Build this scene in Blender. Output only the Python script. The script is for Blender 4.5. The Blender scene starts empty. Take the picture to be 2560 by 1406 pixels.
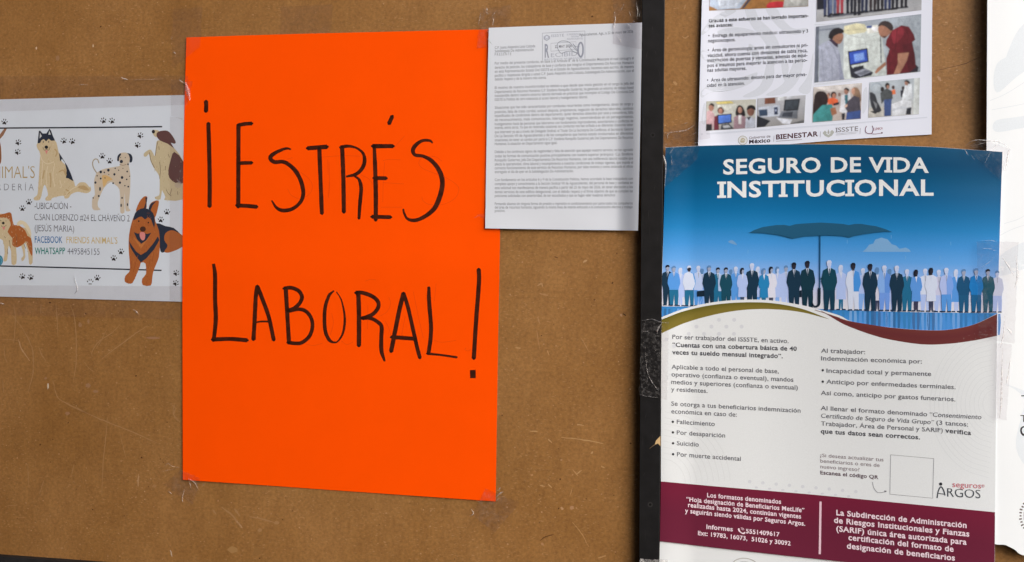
import bpy, math, random
from mathutils import Vector, Matrix
from mathutils.geometry import tessellate_polygon
from mathutils import noise as mnoise
random.seed(7)
scene = bpy.context.scene
R = math.radians

# ------------------------------------------------------------------ camera
F_PX, CX, CY = 2200.0, 1280.0, 560.0          # focal length and principal point in photo pixels
YAW, ROLL, DIST = R(10.6), R(0.45), 1.275
CAM = Vector((0.0, -DIST, 1.55))
FWD = Vector((-math.sin(YAW), math.cos(YAW), 0))
_r = Vector((math.cos(YAW), math.sin(YAW), 0)); _u = Vector((0, 0, 1))
RIGHT = _r * math.cos(ROLL) + _u * math.sin(ROLL)
UP = _u * math.cos(ROLL) - _r * math.sin(ROLL)
cd = bpy.data.cameras.new('camera'); cam = bpy.data.objects.new('camera', cd)
scene.collection.objects.link(cam); scene.camera = cam
cd.sensor_width = 36.0; cd.lens = 36.0 * F_PX / 2560.0
cd.shift_y = -(703.0 - CY) / 2560.0
cd.clip_start = 0.05; cd.clip_end = 200
M = Matrix((RIGHT, UP, -FWD)).transposed().to_4x4(); M.translation = CAM
cam.matrix_world = M

# ------------------------------------------------------------------ daylight
SUN_AZ, SUN_EL = R(60), R(34)                 # to the right of the board's normal, and up
SUN_DIR = Vector((math.sin(SUN_AZ) * math.cos(SUN_EL), -math.cos(SUN_AZ) * math.cos(SUN_EL), math.sin(SUN_EL)))
world = bpy.data.worlds.new('World'); scene.world = world; world.use_nodes = True
wn = world.node_tree.nodes; wl = world.node_tree.links
sky = wn.new('ShaderNodeTexSky'); sky.sky_type = 'NISHITA'; sky.sun_disc = False
sky.sun_elevation = SUN_EL; sky.sun_rotation = math.atan2(SUN_DIR.x, SUN_DIR.y)
sky.dust_density = 4.0; sky.air_density = 1.0; sky.ozone_density = 1.0
wl.new(sky.outputs[0], wn['Background'].inputs[0]); wn['Background'].inputs[1].default_value = 0.11
sd = bpy.data.lights.new('sun', 'SUN'); sd.energy = 1.5; sd.angle = R(48); sd.color = (1.0, 0.98, 0.955)
sun = bpy.data.objects.new('sun', sd); scene.collection.objects.link(sun)
sun.location = SUN_DIR * 5 + Vector((0, 0, 1.5)); sun.rotation_euler = SUN_DIR.to_track_quat('Z', 'Y').to_euler()
scene.view_settings.view_transform = 'Standard'; scene.view_settings.look = 'None'
scene.view_settings.gamma = 1.0; scene.view_settings.use_curve_mapping = False
scene.view_settings.exposure = 0.97
scene.render.engine = 'CYCLES'
scene.cycles.max_bounces = 8; scene.cycles.transparent_max_bounces = 24

# ------------------------------------------------------------------ helpers
def lin1(c):
    c /= 255.0
    return c / 12.92 if c <= 0.04045 else ((c + 0.055) / 1.055) ** 2.4
def C(r, g, b, e=0.93):
    return tuple(min(lin1(v) / (e * k), 0.97) for v, k in ((r, 1.045), (g, 0.995), (b, 0.935))) + (1.0,)

def wall(px, py, off):
    """where the sight line of a photo pixel meets the plane `off` metres in front of the board"""
    d = FWD + RIGHT * ((px - CX) / F_PX) + UP * ((CY - py) / F_PX)
    t = (-off - CAM.y) / d.y
    return CAM + d * t

def mat(name):
    m = bpy.data.materials.new(name); m.use_nodes = True
    nt = m.node_tree
    return m, nt, nt.nodes['Principled BSDF']
def node(nt, kind, **kw):
    n = nt.nodes.new(kind)
    for k, v in kw.items():
        if k in n.inputs.keys(): n.inputs[k].default_value = v
        else: setattr(n, k, v)
    return n
def objcoord(nt, scale=(1, 1, 1), rot=(0, 0, 0)):
    tc = nt.nodes.new('ShaderNodeTexCoord'); mp = nt.nodes.new('ShaderNodeMapping')
    mp.inputs['Scale'].default_value = scale; mp.inputs['Rotation'].default_value = rot
    nt.links.new(tc.outputs['Object'], mp.inputs[0]); return mp.outputs[0]
def ramp(nt, fac, stops):
    r = nt.nodes.new('ShaderNodeValToRGB'); el = r.color_ramp.elements
    while len(el) < len(stops): el.new(0.5)
    for e, (p, c) in zip(el, stops): e.position = p; e.color = c
    nt.links.new(fac, r.inputs[0]); return r.outputs[0]
def mix(nt, fac, a, b, blend='MIX'):
    m = nt.nodes.new('ShaderNodeMix'); m.data_type = 'RGBA'; m.blend_type = blend
    for s, v in ((0, fac), (6, a), (7, b)):
        if hasattr(v, 'is_output'): nt.links.new(v, m.inputs[s])
        else: m.inputs[s].default_value = v
    return m.outputs[2]

def ink_material(name, rough, spec):
    m, nt, bs = mat(name)
    at = nt.nodes.new('ShaderNodeAttribute'); at.attribute_name = 'ink'
    n = node(nt, 'ShaderNodeTexNoise', Scale=900.0, Detail=2.0); nt.links.new(objcoord(nt), n.inputs[0])
    f = ramp(nt, n.outputs[0], [(0.3, (0.94, 0.94, 0.94, 1)), (0.7, (1, 1, 1, 1))])
    nt.links.new(mix(nt, 1.0, at.outputs[0], f, 'MULTIPLY'), bs.inputs['Base Color'])
    bs.inputs['Roughness'].default_value = rough; bs.inputs['Specular IOR Level'].default_value = spec
    return m
INK = ink_material('printed_ink', 0.6, 0.25)
GLOSS = ink_material('glossy_print', 0.3, 0.25)

PHOTO = ink_material('photo_print', 0.5, 0.2)

def paper_material(name, color, rough, spec, vary=0.04):
    m, nt, bs = mat(name)
    n = node(nt, 'ShaderNodeTexNoise', Scale=14.0, Detail=6.0, Roughness=0.6); nt.links.new(objcoord(nt), n.inputs[0])
    k = 1 - vary
    f = ramp(nt, n.outputs[0], [(0.3, (k, k, k, 1)), (0.7, (1, 1, 1, 1))])
    nt.links.new(mix(nt, 1.0, color, f, 'MULTIPLY'), bs.inputs['Base Color'])
    n2 = node(nt, 'ShaderNodeTexNoise', Scale=700.0, Detail=3.0); nt.links.new(objcoord(nt), n2.inputs[0])
    b = node(nt, 'ShaderNodeBump', Strength=0.05, Distance=0.0005); nt.links.new(n2.outputs[0], b.inputs['Height'])
    nt.links.new(b.outputs[0], bs.inputs['Normal'])
    bs.inputs['Roughness'].default_value = rough; bs.inputs['Specular IOR Level'].default_value = spec
    return m

def link(o, parent=None, origin=None):
    scene.collection.objects.link(o)
    if parent: o.parent = parent
    return o
def thing(name, label, cat, loc, group=None):
    o = bpy.data.objects.new(name, None); o.empty_display_size = 0.05
    o.location = loc; o['label'] = label; o['category'] = cat
    if group: o['group'] = group
    return link(o)
def make(name, verts, faces, material, parent, cols=None, smooth=False):
    org = parent.location if parent else Vector()
    me = bpy.data.meshes.new(name); me.from_pydata([Vector(v) - org for v in verts], [], faces)
    if cols:
        a = me.color_attributes.new('ink', 'FLOAT_COLOR', 'POINT')
        a.data.foreach_set('color', [c for q in cols for c in q])
    for mm in (material if isinstance(material, (list, tuple)) else [material]): me.materials.append(mm)
    if smooth: me.polygons.foreach_set('use_smooth', [True] * len(me.polygons))
    me.update()
    return link(bpy.data.objects.new(name, me), parent)

def spline(pts, n=8, closed=False):
    """Catmull-Rom through pixel points (extra components such as width are carried along)"""
    out = []; N = len(pts); dim = len(pts[0])
    for i in range(N if closed else N - 1):
        if closed: a, b, c, d = (pts[(i + k - 1) % N] for k in range(4))
        else:
            b, c = pts[i], pts[i + 1]
            a = pts[i - 1] if i else tuple(2 * b[k] - c[k] for k in range(dim))
            d = pts[i + 2] if i + 2 < N else tuple(2 * c[k] - b[k] for k in range(dim))
        for s in range(n):
            t = s / n
            out.append(tuple(0.5 * (2 * b[k] + (c[k] - a[k]) * t + (2 * a[k] - 5 * b[k] + 4 * c[k] - d[k]) * t * t
                                    + (3 * b[k] - a[k] - 3 * c[k] + d[k]) * t ** 3) for k in range(dim)))
    if not closed: out.append(tuple(pts[-1]))
    return out

LAYER = 0.00003
GLYPHS = {}
def glyphs(text, bold):
    key = (text, bold)
    if key not in GLYPHS:
        c = bpy.data.curves.new('lettering', 'FONT'); c.body = text; c.resolution_u = 3; c.offset = bold
        if bold: c.space_character = 1.0 + bold * 2.5
        o = bpy.data.objects.new('lettering', c); me = bpy.data.meshes.new_from_object(o)
        GLYPHS[key] = ([(v.co.x, v.co.y) for v in me.vertices], [tuple(p.vertices) for p in me.polygons])
        bpy.data.objects.remove(o); bpy.data.curves.remove(c); bpy.data.meshes.remove(me)
    return GLYPHS[key]

class Art:
    """flat printed or drawn shapes laid on a sheet; points are given as photo pixels and put on the sheet's real surface"""
    def __init__(s, surf): s.surf = surf; s.v = []; s.f = []; s.c = []
    def _add(s, pts, faces, col, layer):
        b = len(s.v)
        for i, p in enumerate(pts):
            s.v.append(wall(p[0], p[1], s.surf(p[0], p[1]) + layer * LAYER))
            s.c.append(col[i] if isinstance(col, list) else col)
        s.f += [tuple(b + i for i in f) for f in faces]
    def poly(s, pts, col, layer=1, smooth=0):
        if smooth: pts = spline(pts, smooth, True)
        tri = [tuple(t) for t in tessellate_polygon([[Vector((p[0], p[1], 0)) for p in pts]])]
        pts = [(p[0], p[1]) for p in pts]; mid = {}; todo = tri; done = []
        while todo:      # cut long faces so that they follow the bowed sheet
            t = todo.pop(); e = [(math.dist(pts[t[i]], pts[t[(i + 1) % 3]]), i) for i in range(3)]
            l, i = max(e)
            if l < 34: done.append(t); continue
            a, b, c = t[i], t[(i + 1) % 3], t[(i + 2) % 3]; k = (min(a, b), max(a, b))
            if k not in mid: mid[k] = len(pts); pts.append(((pts[a][0] + pts[b][0]) / 2, (pts[a][1] + pts[b][1]) / 2))
            todo += [(a, mid[k], c), (mid[k], b, c)]
        s._add(pts, done, col, layer)
    def ellipse(s, x, y, rx, ry, col, layer=1, rot=0, n=16):
        ca, sa = math.cos(rot), math.sin(rot)
        s.poly([(x + rx * math.cos(a) * ca - ry * math.sin(a) * sa, y + rx * math.cos(a) * sa + ry * math.sin(a) * ca)
                for a in (2 * math.pi * i / n for i in range(n))], col, layer)
    def stroke(s, pts, w, col, layer=1, n=6, closed=False, cap=True):
        """a ribbon along a smooth line; a point may carry its own width as a third number"""
        pts = [(p[0], p[1], p[2] if len(p) > 2 else w) for p in pts]
        q = spline(pts, n, closed) if n else pts
        if not closed:
            q2 = []
            for p, p2 in zip(q, q[1:]):
                k = max(1, int(math.dist(p[:2], p2[:2]) / 22))
                q2 += [tuple(p[j] + (p2[j] - p[j]) * i / k for j in range(3)) for i in range(k)]
            q = q2 + [q[-1]]
        L, Rr = [], []
        N = len(q)
        for i, p in enumerate(q):
            a = q[(i - 1) % N] if closed else q[max(i - 1, 0)]; b = q[(i + 1) % N] if closed else q[min(i + 1, N - 1)]
            dx, dy = b[0] - a[0], b[1] - a[1]; l = math.hypot(dx, dy) or 1
            h = p[2] / 2
            L.append((p[0] - dy / l * h, p[1] + dx / l * h)); Rr.append((p[0] + dy / l * h, p[1] - dx / l * h))
        K = N if closed else N - 1
        s._add(L + Rr, [(i, (i + 1) % N, N + (i + 1) % N, N + i) for i in range(K)], col, layer)
    def band(s, top, bot, cols, layer=1, nx=40, ny=6):
        """region between two lines that run left to right, with a printed colour run from top to bottom"""
        def at(line, t):
            k = t * (len(line) - 1); i = min(int(k), len(line) - 2); k -= i
            return tuple(line[i][j] * (1 - k) + line[i + 1][j] * k for j in (0, 1))
        pts, cc = [], []
        for j in range(ny + 1):
            w = j / ny; z = w * (len(cols) - 1); i = min(int(z), len(cols) - 2) if len(cols) > 1 else 0; z -= i
            col = tuple(cols[i][k] * (1 - z) + cols[i + 1][k] * z for k in range(4)) if len(cols) > 1 else cols[0]
            for i2 in range(nx + 1):
                a, b = at(top, i2 / nx), at(bot, i2 / nx)
                pts.append((a[0] * (1 - w) + b[0] * w, a[1] * (1 - w) + b[1] * w)); cc.append(col)
        n1 = nx + 1
        s._add(pts, [(j * n1 + i, j * n1 + i + 1, (j + 1) * n1 + i + 1, (j + 1) * n1 + i) for j in range(ny) for i in range(nx)], cc, layer)
    def text(s, t, x0, y0, x1, y1, cap, col, bold=0.0, layer=2, sag=0.0, italic=0.0, serif=False, tall=True):
        vs, fs = glyphs(t, bold)
        lo = min(v[0] for v in vs); hi = max(v[0] for v in vs); k = cap / 0.682
        pts = []
        if serif:
            fs = list(fs); vs = list(vs)
            for i, ch in enumerate(t):
                if ch != 'I': continue
                r_ = max(v[0] for v in glyphs(t[:i + 1], bold)[0]); l_ = r_ - 0.098 - 2 * bold
                for z0, z1 in ((-bold, 0.085), (0.597, 0.682 + bold)):
                    b = len(vs); vs += [(l_ - 0.085, z0), (r_ + 0.085, z0), (r_ + 0.085, z1), (l_ - 0.085, z1)]; fs.append((b, b + 1, b + 2, b + 3))
        for x, y in vs:
            if tall and y > 0: y = y * 1.13 if y < 0.449 else 0.5074 + (y - 0.449) * (0.682 - 0.5074) / (0.682 - 0.449)
            u = (x - lo) / (hi - lo)
            pts.append((x0 + (x1 - x0) * u + y * k * italic, y0 + (y1 - y0) * u + sag * 4 * u * (1 - u) - y * k))
        s._add(pts, fs, col, layer)
    def build(s, name, parent, material=None):
        return make(name, s.v, s.f, material or INK, parent, s.c)

def sheet(name, edges, surf, material, parent, nu=48, nv=48, thick=0.0003):
    """a paper sheet from its four edges (top, bottom: left to right; left, right: top to bottom), slightly bowed by `surf`"""
    top, bot, lef, rig = (spline(e, 12) for e in edges)
    def at(line, t):
        k = t * (len(line) - 1); i = min(int(k), len(line) - 2); k -= i
        return Vector((line[i][0] * (1 - k) + line[i + 1][0] * k, line[i][1] * (1 - k) + line[i + 1][1] * k))
    vs = []
    for j in range(nv + 1):
        v = j / nv
        for i in range(nu + 1):
            u = i / nu
            p = (at(top, u) * (1 - v) + at(bot, u) * v + at(lef, v) * (1 - u) + at(rig, v) * u
                 - (at(top, 0) * (1 - u) * (1 - v) + at(top, 1) * u * (1 - v) + at(bot, 0) * (1 - u) * v + at(bot, 1) * u * v))
            vs.append(wall(p.x, p.y, surf(p.x, p.y)))
    n1 = nu + 1; n = len(vs)
    fs = [(j * n1 + i, (j + 1) * n1 + i, (j + 1) * n1 + i + 1, j * n1 + i + 1) for j in range(nv) for i in range(nu)]
    back = [v + Vector((0, thick, 0)) for v in vs]
    fs2 = [tuple(n + k for k in reversed(f)) for f in fs]
    rim = [i for i in range(n1)] + [j * n1 + nu for j in range(1, nv + 1)] + [nv * n1 + i for i in range(nu - 1, -1, -1)] + [j * n1 for j in range(nv - 1, 0, -1)]
    K = len(rim)
    rv = [vs[i] for i in rim] + [back[i] for i in rim]      # the cut edge has vertices of its own so that it stays crisp
    side = [(2 * n + i, 2 * n + (i + 1) % K, 2 * n + K + (i + 1) % K, 2 * n + K + i) for i in range(K)]
    return make(name, vs + back + rv, fs + fs2 + side, material, parent, smooth=True)

def Z(ox, oy, k): return lambda *p: [(ox + x / k, oy + y / k) + tuple(r) for x, y, *r in p]
def ss(a, b, x):
    t = max(0.0, min(1.0, (x - a) / (b - a))); return t * t * (3 - 2 * t)

# ------------------------------------------------------------------ notice board: two hardboard panels, a black bar between, a black rail below
def hardboard_material():
    m, nt, bs = mat('hardboard'); L = nt.links
    co = objcoord(nt)
    n1 = node(nt, 'ShaderNodeTexNoise', Scale=5.0, Detail=5.0, Roughness=0.6); L.new(co, n1.inputs[0])
    base = ramp(nt, n1.outputs[0], [(0.3, C(134, 92, 46)), (0.7, C(149, 106, 60))])
    n2 = node(nt, 'ShaderNodeTexNoise', Scale=210.0, Detail=4.0, Roughness=0.62); L.new(co, n2.inputs[0])
    f2 = ramp(nt, n2.outputs[0], [(0.33, (0.81, 0.8, 0.79, 1)), (0.5, (1, 1, 1, 1)), (0.69, (1.17, 1.18, 1.19, 1))])
    col = mix(nt, 1.0, base, f2, 'MULTIPLY')
    n3 = node(nt, 'ShaderNodeTexNoise', Scale=38.0, Detail=6.0, Roughness=0.65, Distortion=0.6); L.new(objcoord(nt, (1.0, 1.0, 0.55), (0, R(14), 0)), n3.inputs[0])
    col = mix(nt, 1.0, col, ramp(nt, n3.outputs[0], [(0.3, (0.88, 0.87, 0.86, 1)), (0.72, (1.10, 1.11, 1.13, 1))]), 'MULTIPLY')
    n4 = node(nt, 'ShaderNodeTexNoise', Scale=9.0, Detail=4.0, Roughness=0.6); L.new(objcoord(nt, (1, 1, 1), (0, 0.4, 0.2)), n4.inputs[0])
    patch = ramp(nt, n4.outputs[0], [(0.38, (0.3, 0.3, 0.3, 1)), (0.6, (1, 1, 1, 1))])      # the fibres and flecks come in patches
    # short pale fibres lying in two directions
    for k, rot in enumerate(((0, R(35), 0), (0, R(-20), 0), (0, R(80), 0))):
        nf = node(nt, 'ShaderNodeTexNoise', Scale=1.0, Detail=2.0, Roughness=0.5)
        L.new(objcoord(nt, (150, 150, 520), rot), nf.inputs[0])
        ff = ramp(nt, nf.outputs[0], [(0.63, (0, 0, 0, 1)), (0.74, (0.6, 0.6, 0.6, 1))])
        col = mix(nt, mix(nt, 1.0, ff, patch, 'MULTIPLY'), col, C(182, 143, 102))
    # pale flecks and dark pin holes
    for sc, thr, c, keep in ((90.0, 0.13, C(185, 146, 108), 0.62), (70.0, 0.085, C(70, 38, 18), 0.68)):
        vo = node(nt, 'ShaderNodeTexVoronoi', Scale=sc); L.new(objcoord(nt, (1, 1, 1), (0.3, 0.2, sc)), vo.inputs[0])
        d = ramp(nt, vo.outputs['Distance'], [(thr * 0.5, (1, 1, 1, 1)), (thr, (0, 0, 0, 1))])
        sep = nt.nodes.new('ShaderNodeSeparateColor'); L.new(vo.outputs['Color'], sep.inputs[0])
        g = ramp(nt, sep.outputs[0], [(keep, (0, 0, 0, 1)), (keep + 0.1, (0.8, 0.8, 0.8, 1))])
        L2 = mix(nt, 1.0, mix(nt, 1.0, d, g, 'MULTIPLY'), patch, 'MULTIPLY'); col = mix(nt, L2, col, c)
    L.new(col, bs.inputs['Base Color'])
    b = node(nt, 'ShaderNodeBump', Strength=0.25, Distance=0.0006); L.new(n2.outputs[0], b.inputs['Height']); L.new(b.outputs[0], bs.inputs['Normal'])
    bs.inputs['Roughness'].default_value = 0.55; bs.inputs['Specular IOR Level'].default_value = 0.3
    return m
HARD = hardboard_material()
m, nt, bs = mat('black_painted_steel')
n = node(nt, 'ShaderNodeTexNoise', Scale=60.0, Detail=5.0); nt.links.new(objcoord(nt), n.inputs[0])
nt.links.new(ramp(nt, n.outputs[0], [(0.35, (0.0085, 0.0083, 0.0092, 1)), (0.7, (0.013, 0.0128, 0.0142, 1))]), bs.inputs['Base Color'])
bs.inputs['Roughness'].default_value = 0.55; bs.inputs['Specular IOR Level'].default_value = 0.2
b = node(nt, 'ShaderNodeBump', Strength=0.1, Distance=0.0005); nt.links.new(n.outputs[0], b.inputs['Height']); nt.links.new(b.outputs[0], bs.inputs['Normal'])
STEEL = m

def prism(pts_px, off, back, bevel=0.0):
    """box-like solid whose front outline is given in photo pixels at `off` from the board; reaches back to `back`"""
    fr = [wall(x, y, off) for x, y in pts_px]; n = len(fr)
    ctr = sum(fr, Vector()) / n
    inn = []
    for i, p in enumerate(fr):
        a, c = fr[i - 1], fr[(i + 1) % n]
        e1 = (a - p).normalized(); e2 = (c - p).normalized()
        inn.append(p + (e1 + e2) * bevel)
    mid = [Vector((p.x, p.y + bevel, p.z)) for p in fr]
    bk = [Vector((p.x, -back, p.z)) for p in fr]
    vs = inn + mid + bk
    fs = [tuple(range(n))] + [(i, (i + 1) % n, n + (i + 1) % n, n + i) for i in range(n)] + [(n + i, n + (i + 1) % n, 2 * n + (i + 1) % n, 2 * n + i) for i in range(n)] + [tuple(range(3 * n - 1, 2 * n - 1, -1))]
    return vs, fs

board = thing('notice_board', 'brown hardboard notice board divided by a black steel bar, carrying all the papers', 'notice board', wall(1600, 1420, 0))
def panel(x0, x1, z0, z1, t=0.009):
    vs = [(x, y, z) for y in (0, t) for x, z in ((x0, z0), (x1, z0), (x1, z1), (x0, z1))]
    fs = [(0, 1, 2, 3), (7, 6, 5, 4), (0, 4, 5, 1), (1, 5, 6, 2), (2, 6, 7, 3), (3, 7, 4, 0)]
    return make('board_panel', vs, fs, HARD, board)
BOARD_BOTTOM = wall(0, 1390, 0).z - 0.03; BOARD_TOP = wall(1280, 0, 0).z + 0.30
xm = wall(1628, 700, 0).x
LEFT = wall(0, 700, 0).x - 0.155; RGT = wall(2560, 700, 0).x + 0.40
panel(LEFT, xm - 0.001, BOARD_BOTTOM, BOARD_TOP); panel(xm + 0.001, RGT, BOARD_BOTTOM, BOARD_TOP)
BAR = 0.014
tl, bl = 1605, 1597; tr, br = 1662, 1648
def barx(y, l): return (tl + (bl - tl) * y / 1406.0) if l else (tr + (br - tr) * y / 1406.0)
vs, fs = prism([(barx(-500, 1), -500), (barx(1470, 1), 1470), (barx(1470, 0), 1470), (barx(-500, 0), -500)], BAR, 0.0003, 0.0008)
bar = make('frame_bar', vs, fs, STEEL, board)
def hole(x, y, r, ring):
    a = Art(lambda px, py: BAR); a.ellipse(x, y, r * 1.9, r * 1.9, ring, 1); a.ellipse(x, y, r, r, (0.0004, 0.0004, 0.0004, 1), 2)
    return a.build('screw_hole', bar, INK)
for x, y, ring in ((1632, 338, (0.017, 0.0165, 0.0175, 1)), (1625.5, 1262, (0.03, 0.029, 0.03, 1))):
    a = Art(lambda px, py: BAR); a.ellipse(x, y, 6.5, 6.5, ring, 1); a.ellipse(x, y, 3.3, 3.3, (0.0004, 0.0004, 0.0004, 1), 2)
    me = a.build('screw_hole', board); me.parent = bar
a = Art(lambda px, py: BAR); r2 = random.Random(9)
for k in range(26):
    x, y = r2.uniform(1606, 1646), r2.uniform(5, 1400); l = r2.uniform(3, 26); t = r2.uniform(-1, 1)
    a.stroke([(x, y, .3), (x + t * 3, y + l * .5, r2.uniform(.5, 1.1)), (x + t * 5, y + l, .3)], 1, (0.03, 0.029, 0.03, 1), 1, 3)
sp = a.build('scratch_pattern', board); sp.parent = bar
# bottom rail: its top edge runs just inside the lower left corner of the view
vs, fs = prism([(-900, 1333), (-900, 1520), (1750, 1700), (1750, 1526)], 0.02, 0.0003, 0.011)
make('bottom_rail', vs, fs, STEEL, board)

# unseen wall added beyond the board's left end to keep daylight off it
m, nt, bs = mat('light_blocker_dark')  # dark so that the added walls bounce little light back
n = node(nt, 'ShaderNodeTexNoise', Scale=18.0, Detail=6.0); nt.links.new(objcoord(nt), n.inputs[0])
nt.links.new(ramp(nt, n.outputs[0], [(0.3, (0.035, 0.032, 0.03, 1)), (0.7, (0.05, 0.047, 0.044, 1))]), bs.inputs['Base Color']); bs.inputs['Roughness'].default_value = 0.9
b = node(nt, 'ShaderNodeBump', Strength=0.3, Distance=0.002); nt.links.new(n.outputs[0], b.inputs['Height']); nt.links.new(b.outputs[0], bs.inputs['Normal'])
wx = wall(0, 700, 0).x - 0.16
vs = [(x, y, z) for x in (wx - 0.2, wx) for y in (-1.5, 0.2) for z in (0.0, 3.2)]
sw = make('side_light_blocker', vs, [(0, 1, 3, 2), (4, 6, 7, 5), (0, 4, 5, 1), (2, 3, 7, 6), (0, 2, 6, 4), (1, 5, 7, 3)], m, None)
sw['kind'] = 'structure'
# second added wall, unseen behind the camera, darkens the board towards its left
ox1 = 0.55
vs = [(x, y, z) for x in (wx - 0.2, ox1) for y in (-1.82, -1.62) for z in (0.0, 3.2)]
ow = make('opposite_light_blocker', vs, [(0, 1, 3, 2), (4, 6, 7, 5), (0, 4, 5, 1), (2, 3, 7, 6), (0, 2, 6, 4), (1, 5, 7, 3)], m, None)
ow['kind'] = 'structure'

# scuffs and scratches that have worn the hardboard
za = Z(0, 760, 4.6875); zb = Z(0, 1000, 3.463); zc = Z(1200, 1000, 3.463); zd = Z(1240, 560, 4.135)
def scratches(groups, name='scratch_pattern'):
    a = Art(lambda px, py: 0.0)
    for pts, w, col in groups:
        q = spline(pts, 8)
        r2 = random.Random(len(pts) + int(pts[0][0]))
        q = [(p[0] + r2.uniform(-.5, .5), p[1] + r2.uniform(-.5, .5), max(0.25, w * r2.uniform(0.6, 1.25) * (0.35 + 0.65 * math.sin(math.pi * (i + .8) / (len(q) + .6))))) for i, p in enumerate(q)]
        a.stroke(q, w, col, 1, 0)
    return a.build(name, board)
sc = C(157, 118, 77); sc2 = C(174, 136, 98)
scratches([
    (za((140, 130), (250, 270), (340, 430), (385, 560), (390, 720), (380, 850), (350, 960), (330, 1050)), 2.6, sc),
    (za((820, 0), (870, 150), (890, 350), (895, 550), (890, 720), (860, 900)), 2.6, sc),
    (za((160, 0), (180, 180), (160, 460)), 2.6, sc), (za((480, 0), (475, 120)), 2.2, sc),
    (za((655, 0), (668, 150), (680, 390)), 2.2, sc), (za((215, 420), (260, 540), (350, 670)), 3, sc2),
    (za((455, 510), (490, 600), (540, 670)), 2.4, sc), (za((1730, 255), (1600, 340), (1450, 450), (1300, 560), (1190, 650)), 2.8, sc),
    (za((1410, 240), (1310, 340), (1150, 450), (1080, 560), (1080, 620)), 2.2, sc), (za((1250, 300), (1190, 420), (1130, 520)), 1.8, sc),
    (za((620, 900), (660, 1060), (730, 1140), (1000, 1270), (1200, 1370)), 2.6, sc), (za((50, 490), (55, 620), (85, 690)), 2, sc),
    (za((0, 420), (120, 420), (220, 430)), 1.6, sc), (za((30, 900), (45, 1040)), 2, sc), (za((2000, 1180), (2050, 1220), (2040, 1320), (2110, 1390)), 2.4, sc),
    (za((970, 660), (1050, 760), (1110, 800)), 1.6, sc),
    (zb((600, 50), (900, 180), (1150, 280), (1350, 370)), 2.8, sc), (zb((930, 150), (915, 330), (895, 520), (880, 830)), 2.2, sc),
    (zb((1200, 640), (1195, 750)), 2.8, sc2), (zb((1040, 300), (1090, 500)), 1.6, sc), (zb((1510, 30), (1500, 120), (1560, 190)), 2, sc),
    (zb((1920, 930), (2010, 1000), (2090, 1110)), 5, sc), (zb((2030, 940), (2080, 1010)), 5, sc), (zb((2160, 1010), (2260, 1030), (2400, 1070)), 3.4, sc),
    (zb((1840, 950), (1870, 990)), 4, sc), (zb((2050, 1050), (2100, 1110)), 4, sc2),
    (zb((1475, 1300), (1490, 1360)), 2.4, C(190, 170, 150)),
    (zb((60, 920), (150, 910)), 2, sc), (zb((240, 560), (250, 760)), 1.8, sc), (zb((380, 700), (340, 820)), 1.8, sc), (zb((640, 560), (620, 650)), 2, sc),
    (zc((700, 325), (850, 340), (1000, 365), (1070, 380)), 2.6, C(178, 138, 92)), (zc((800, 1060), (880, 1160), (940, 1270)), 2.4, C(172, 130, 84)),
    (zc((840, 210), (900, 225)), 3, C(178, 138, 92)), (zc((430, 270), (500, 275)), 3, C(178, 138, 92)), (zc((590, 340), (620, 370)), 3, C(178, 138, 92)),
    (zc((840, 640), (880, 610)), 3.4, C(178, 138, 92)), (zc((960, 465), (980, 450)), 4, C(178, 138, 92)), (zc((800, 760), (780, 830)), 2, C(172, 130, 84)),
    (zc((520, 740), (560, 750)), 3, C(178, 138, 92)), (zc((590, 730), (620, 760)), 3, C(178, 138, 92)), (zc((1050, 575), (1080, 590)), 3, C(178, 138, 92)),
    (zc((700, 930), (720, 950)), 6, C(178, 138, 98)), (zc((520, 1220), (560, 1190), (640, 1165)), 3, C(95, 60, 30)), (zc((530, 1240), (550, 1260)), 6, C(168, 125, 85)),
    (zc((1020, 1370), (1090, 1350)), 4, C(172, 130, 84)), (zc((800, 600), (850, 660)), 3, C(172, 130, 84)),
    (zd((430, 640), (470, 620), (480, 650)), 5, C(170, 130, 88)), (zd((450, 720), (540, 740)), 4, C(165, 124, 82)), (zd((900, 400), (940, 375)), 5, C(178, 140, 98)),
    (zd((1310, 930), (1345, 950)), 3, C(45, 28, 20)), (zd((1290, 930), (1300, 960)), 7, C(170, 130, 96)), (zd((430, 960), (450, 1030)), 3.5, C(165, 124, 82)),
    (zd((600, 340), (640, 352)), 2.6, C(95, 58, 28)), (zd((200, 1280), (260, 1285)), 4, C(172, 130, 84)), (zd((880, 1180), (960, 1320)), 2, C(165, 124, 82)),
    (zd((530, 1310), (550, 1360)), 3.4, C(172, 130, 84)), (zd((420, 1100), (450, 1290)), 3, C(160, 118, 76)),
    ([(2335, 178), (2405, 162), (2450, 143)], 1.6, C(85, 52, 30)), ([(2344, 190), (2352, 203)], 6, C(165, 125, 90)), ([(2362, 56), (2370, 58)], 2.5, C(170, 130, 90)),
    ([(1684, 205), (1692, 212)], 9, C(172, 130, 84)), ([(1711, 97), (1722, 90)], 4, C(168, 126, 82)), ([(1705, 92), (1715, 97)], 3, C(168, 126, 82)), ([(1710, 24), (1714, 12)], 4, C(160, 120, 78)),
])
a = Art(lambda px, py: 0.0)
rr = random.Random(3)
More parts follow.
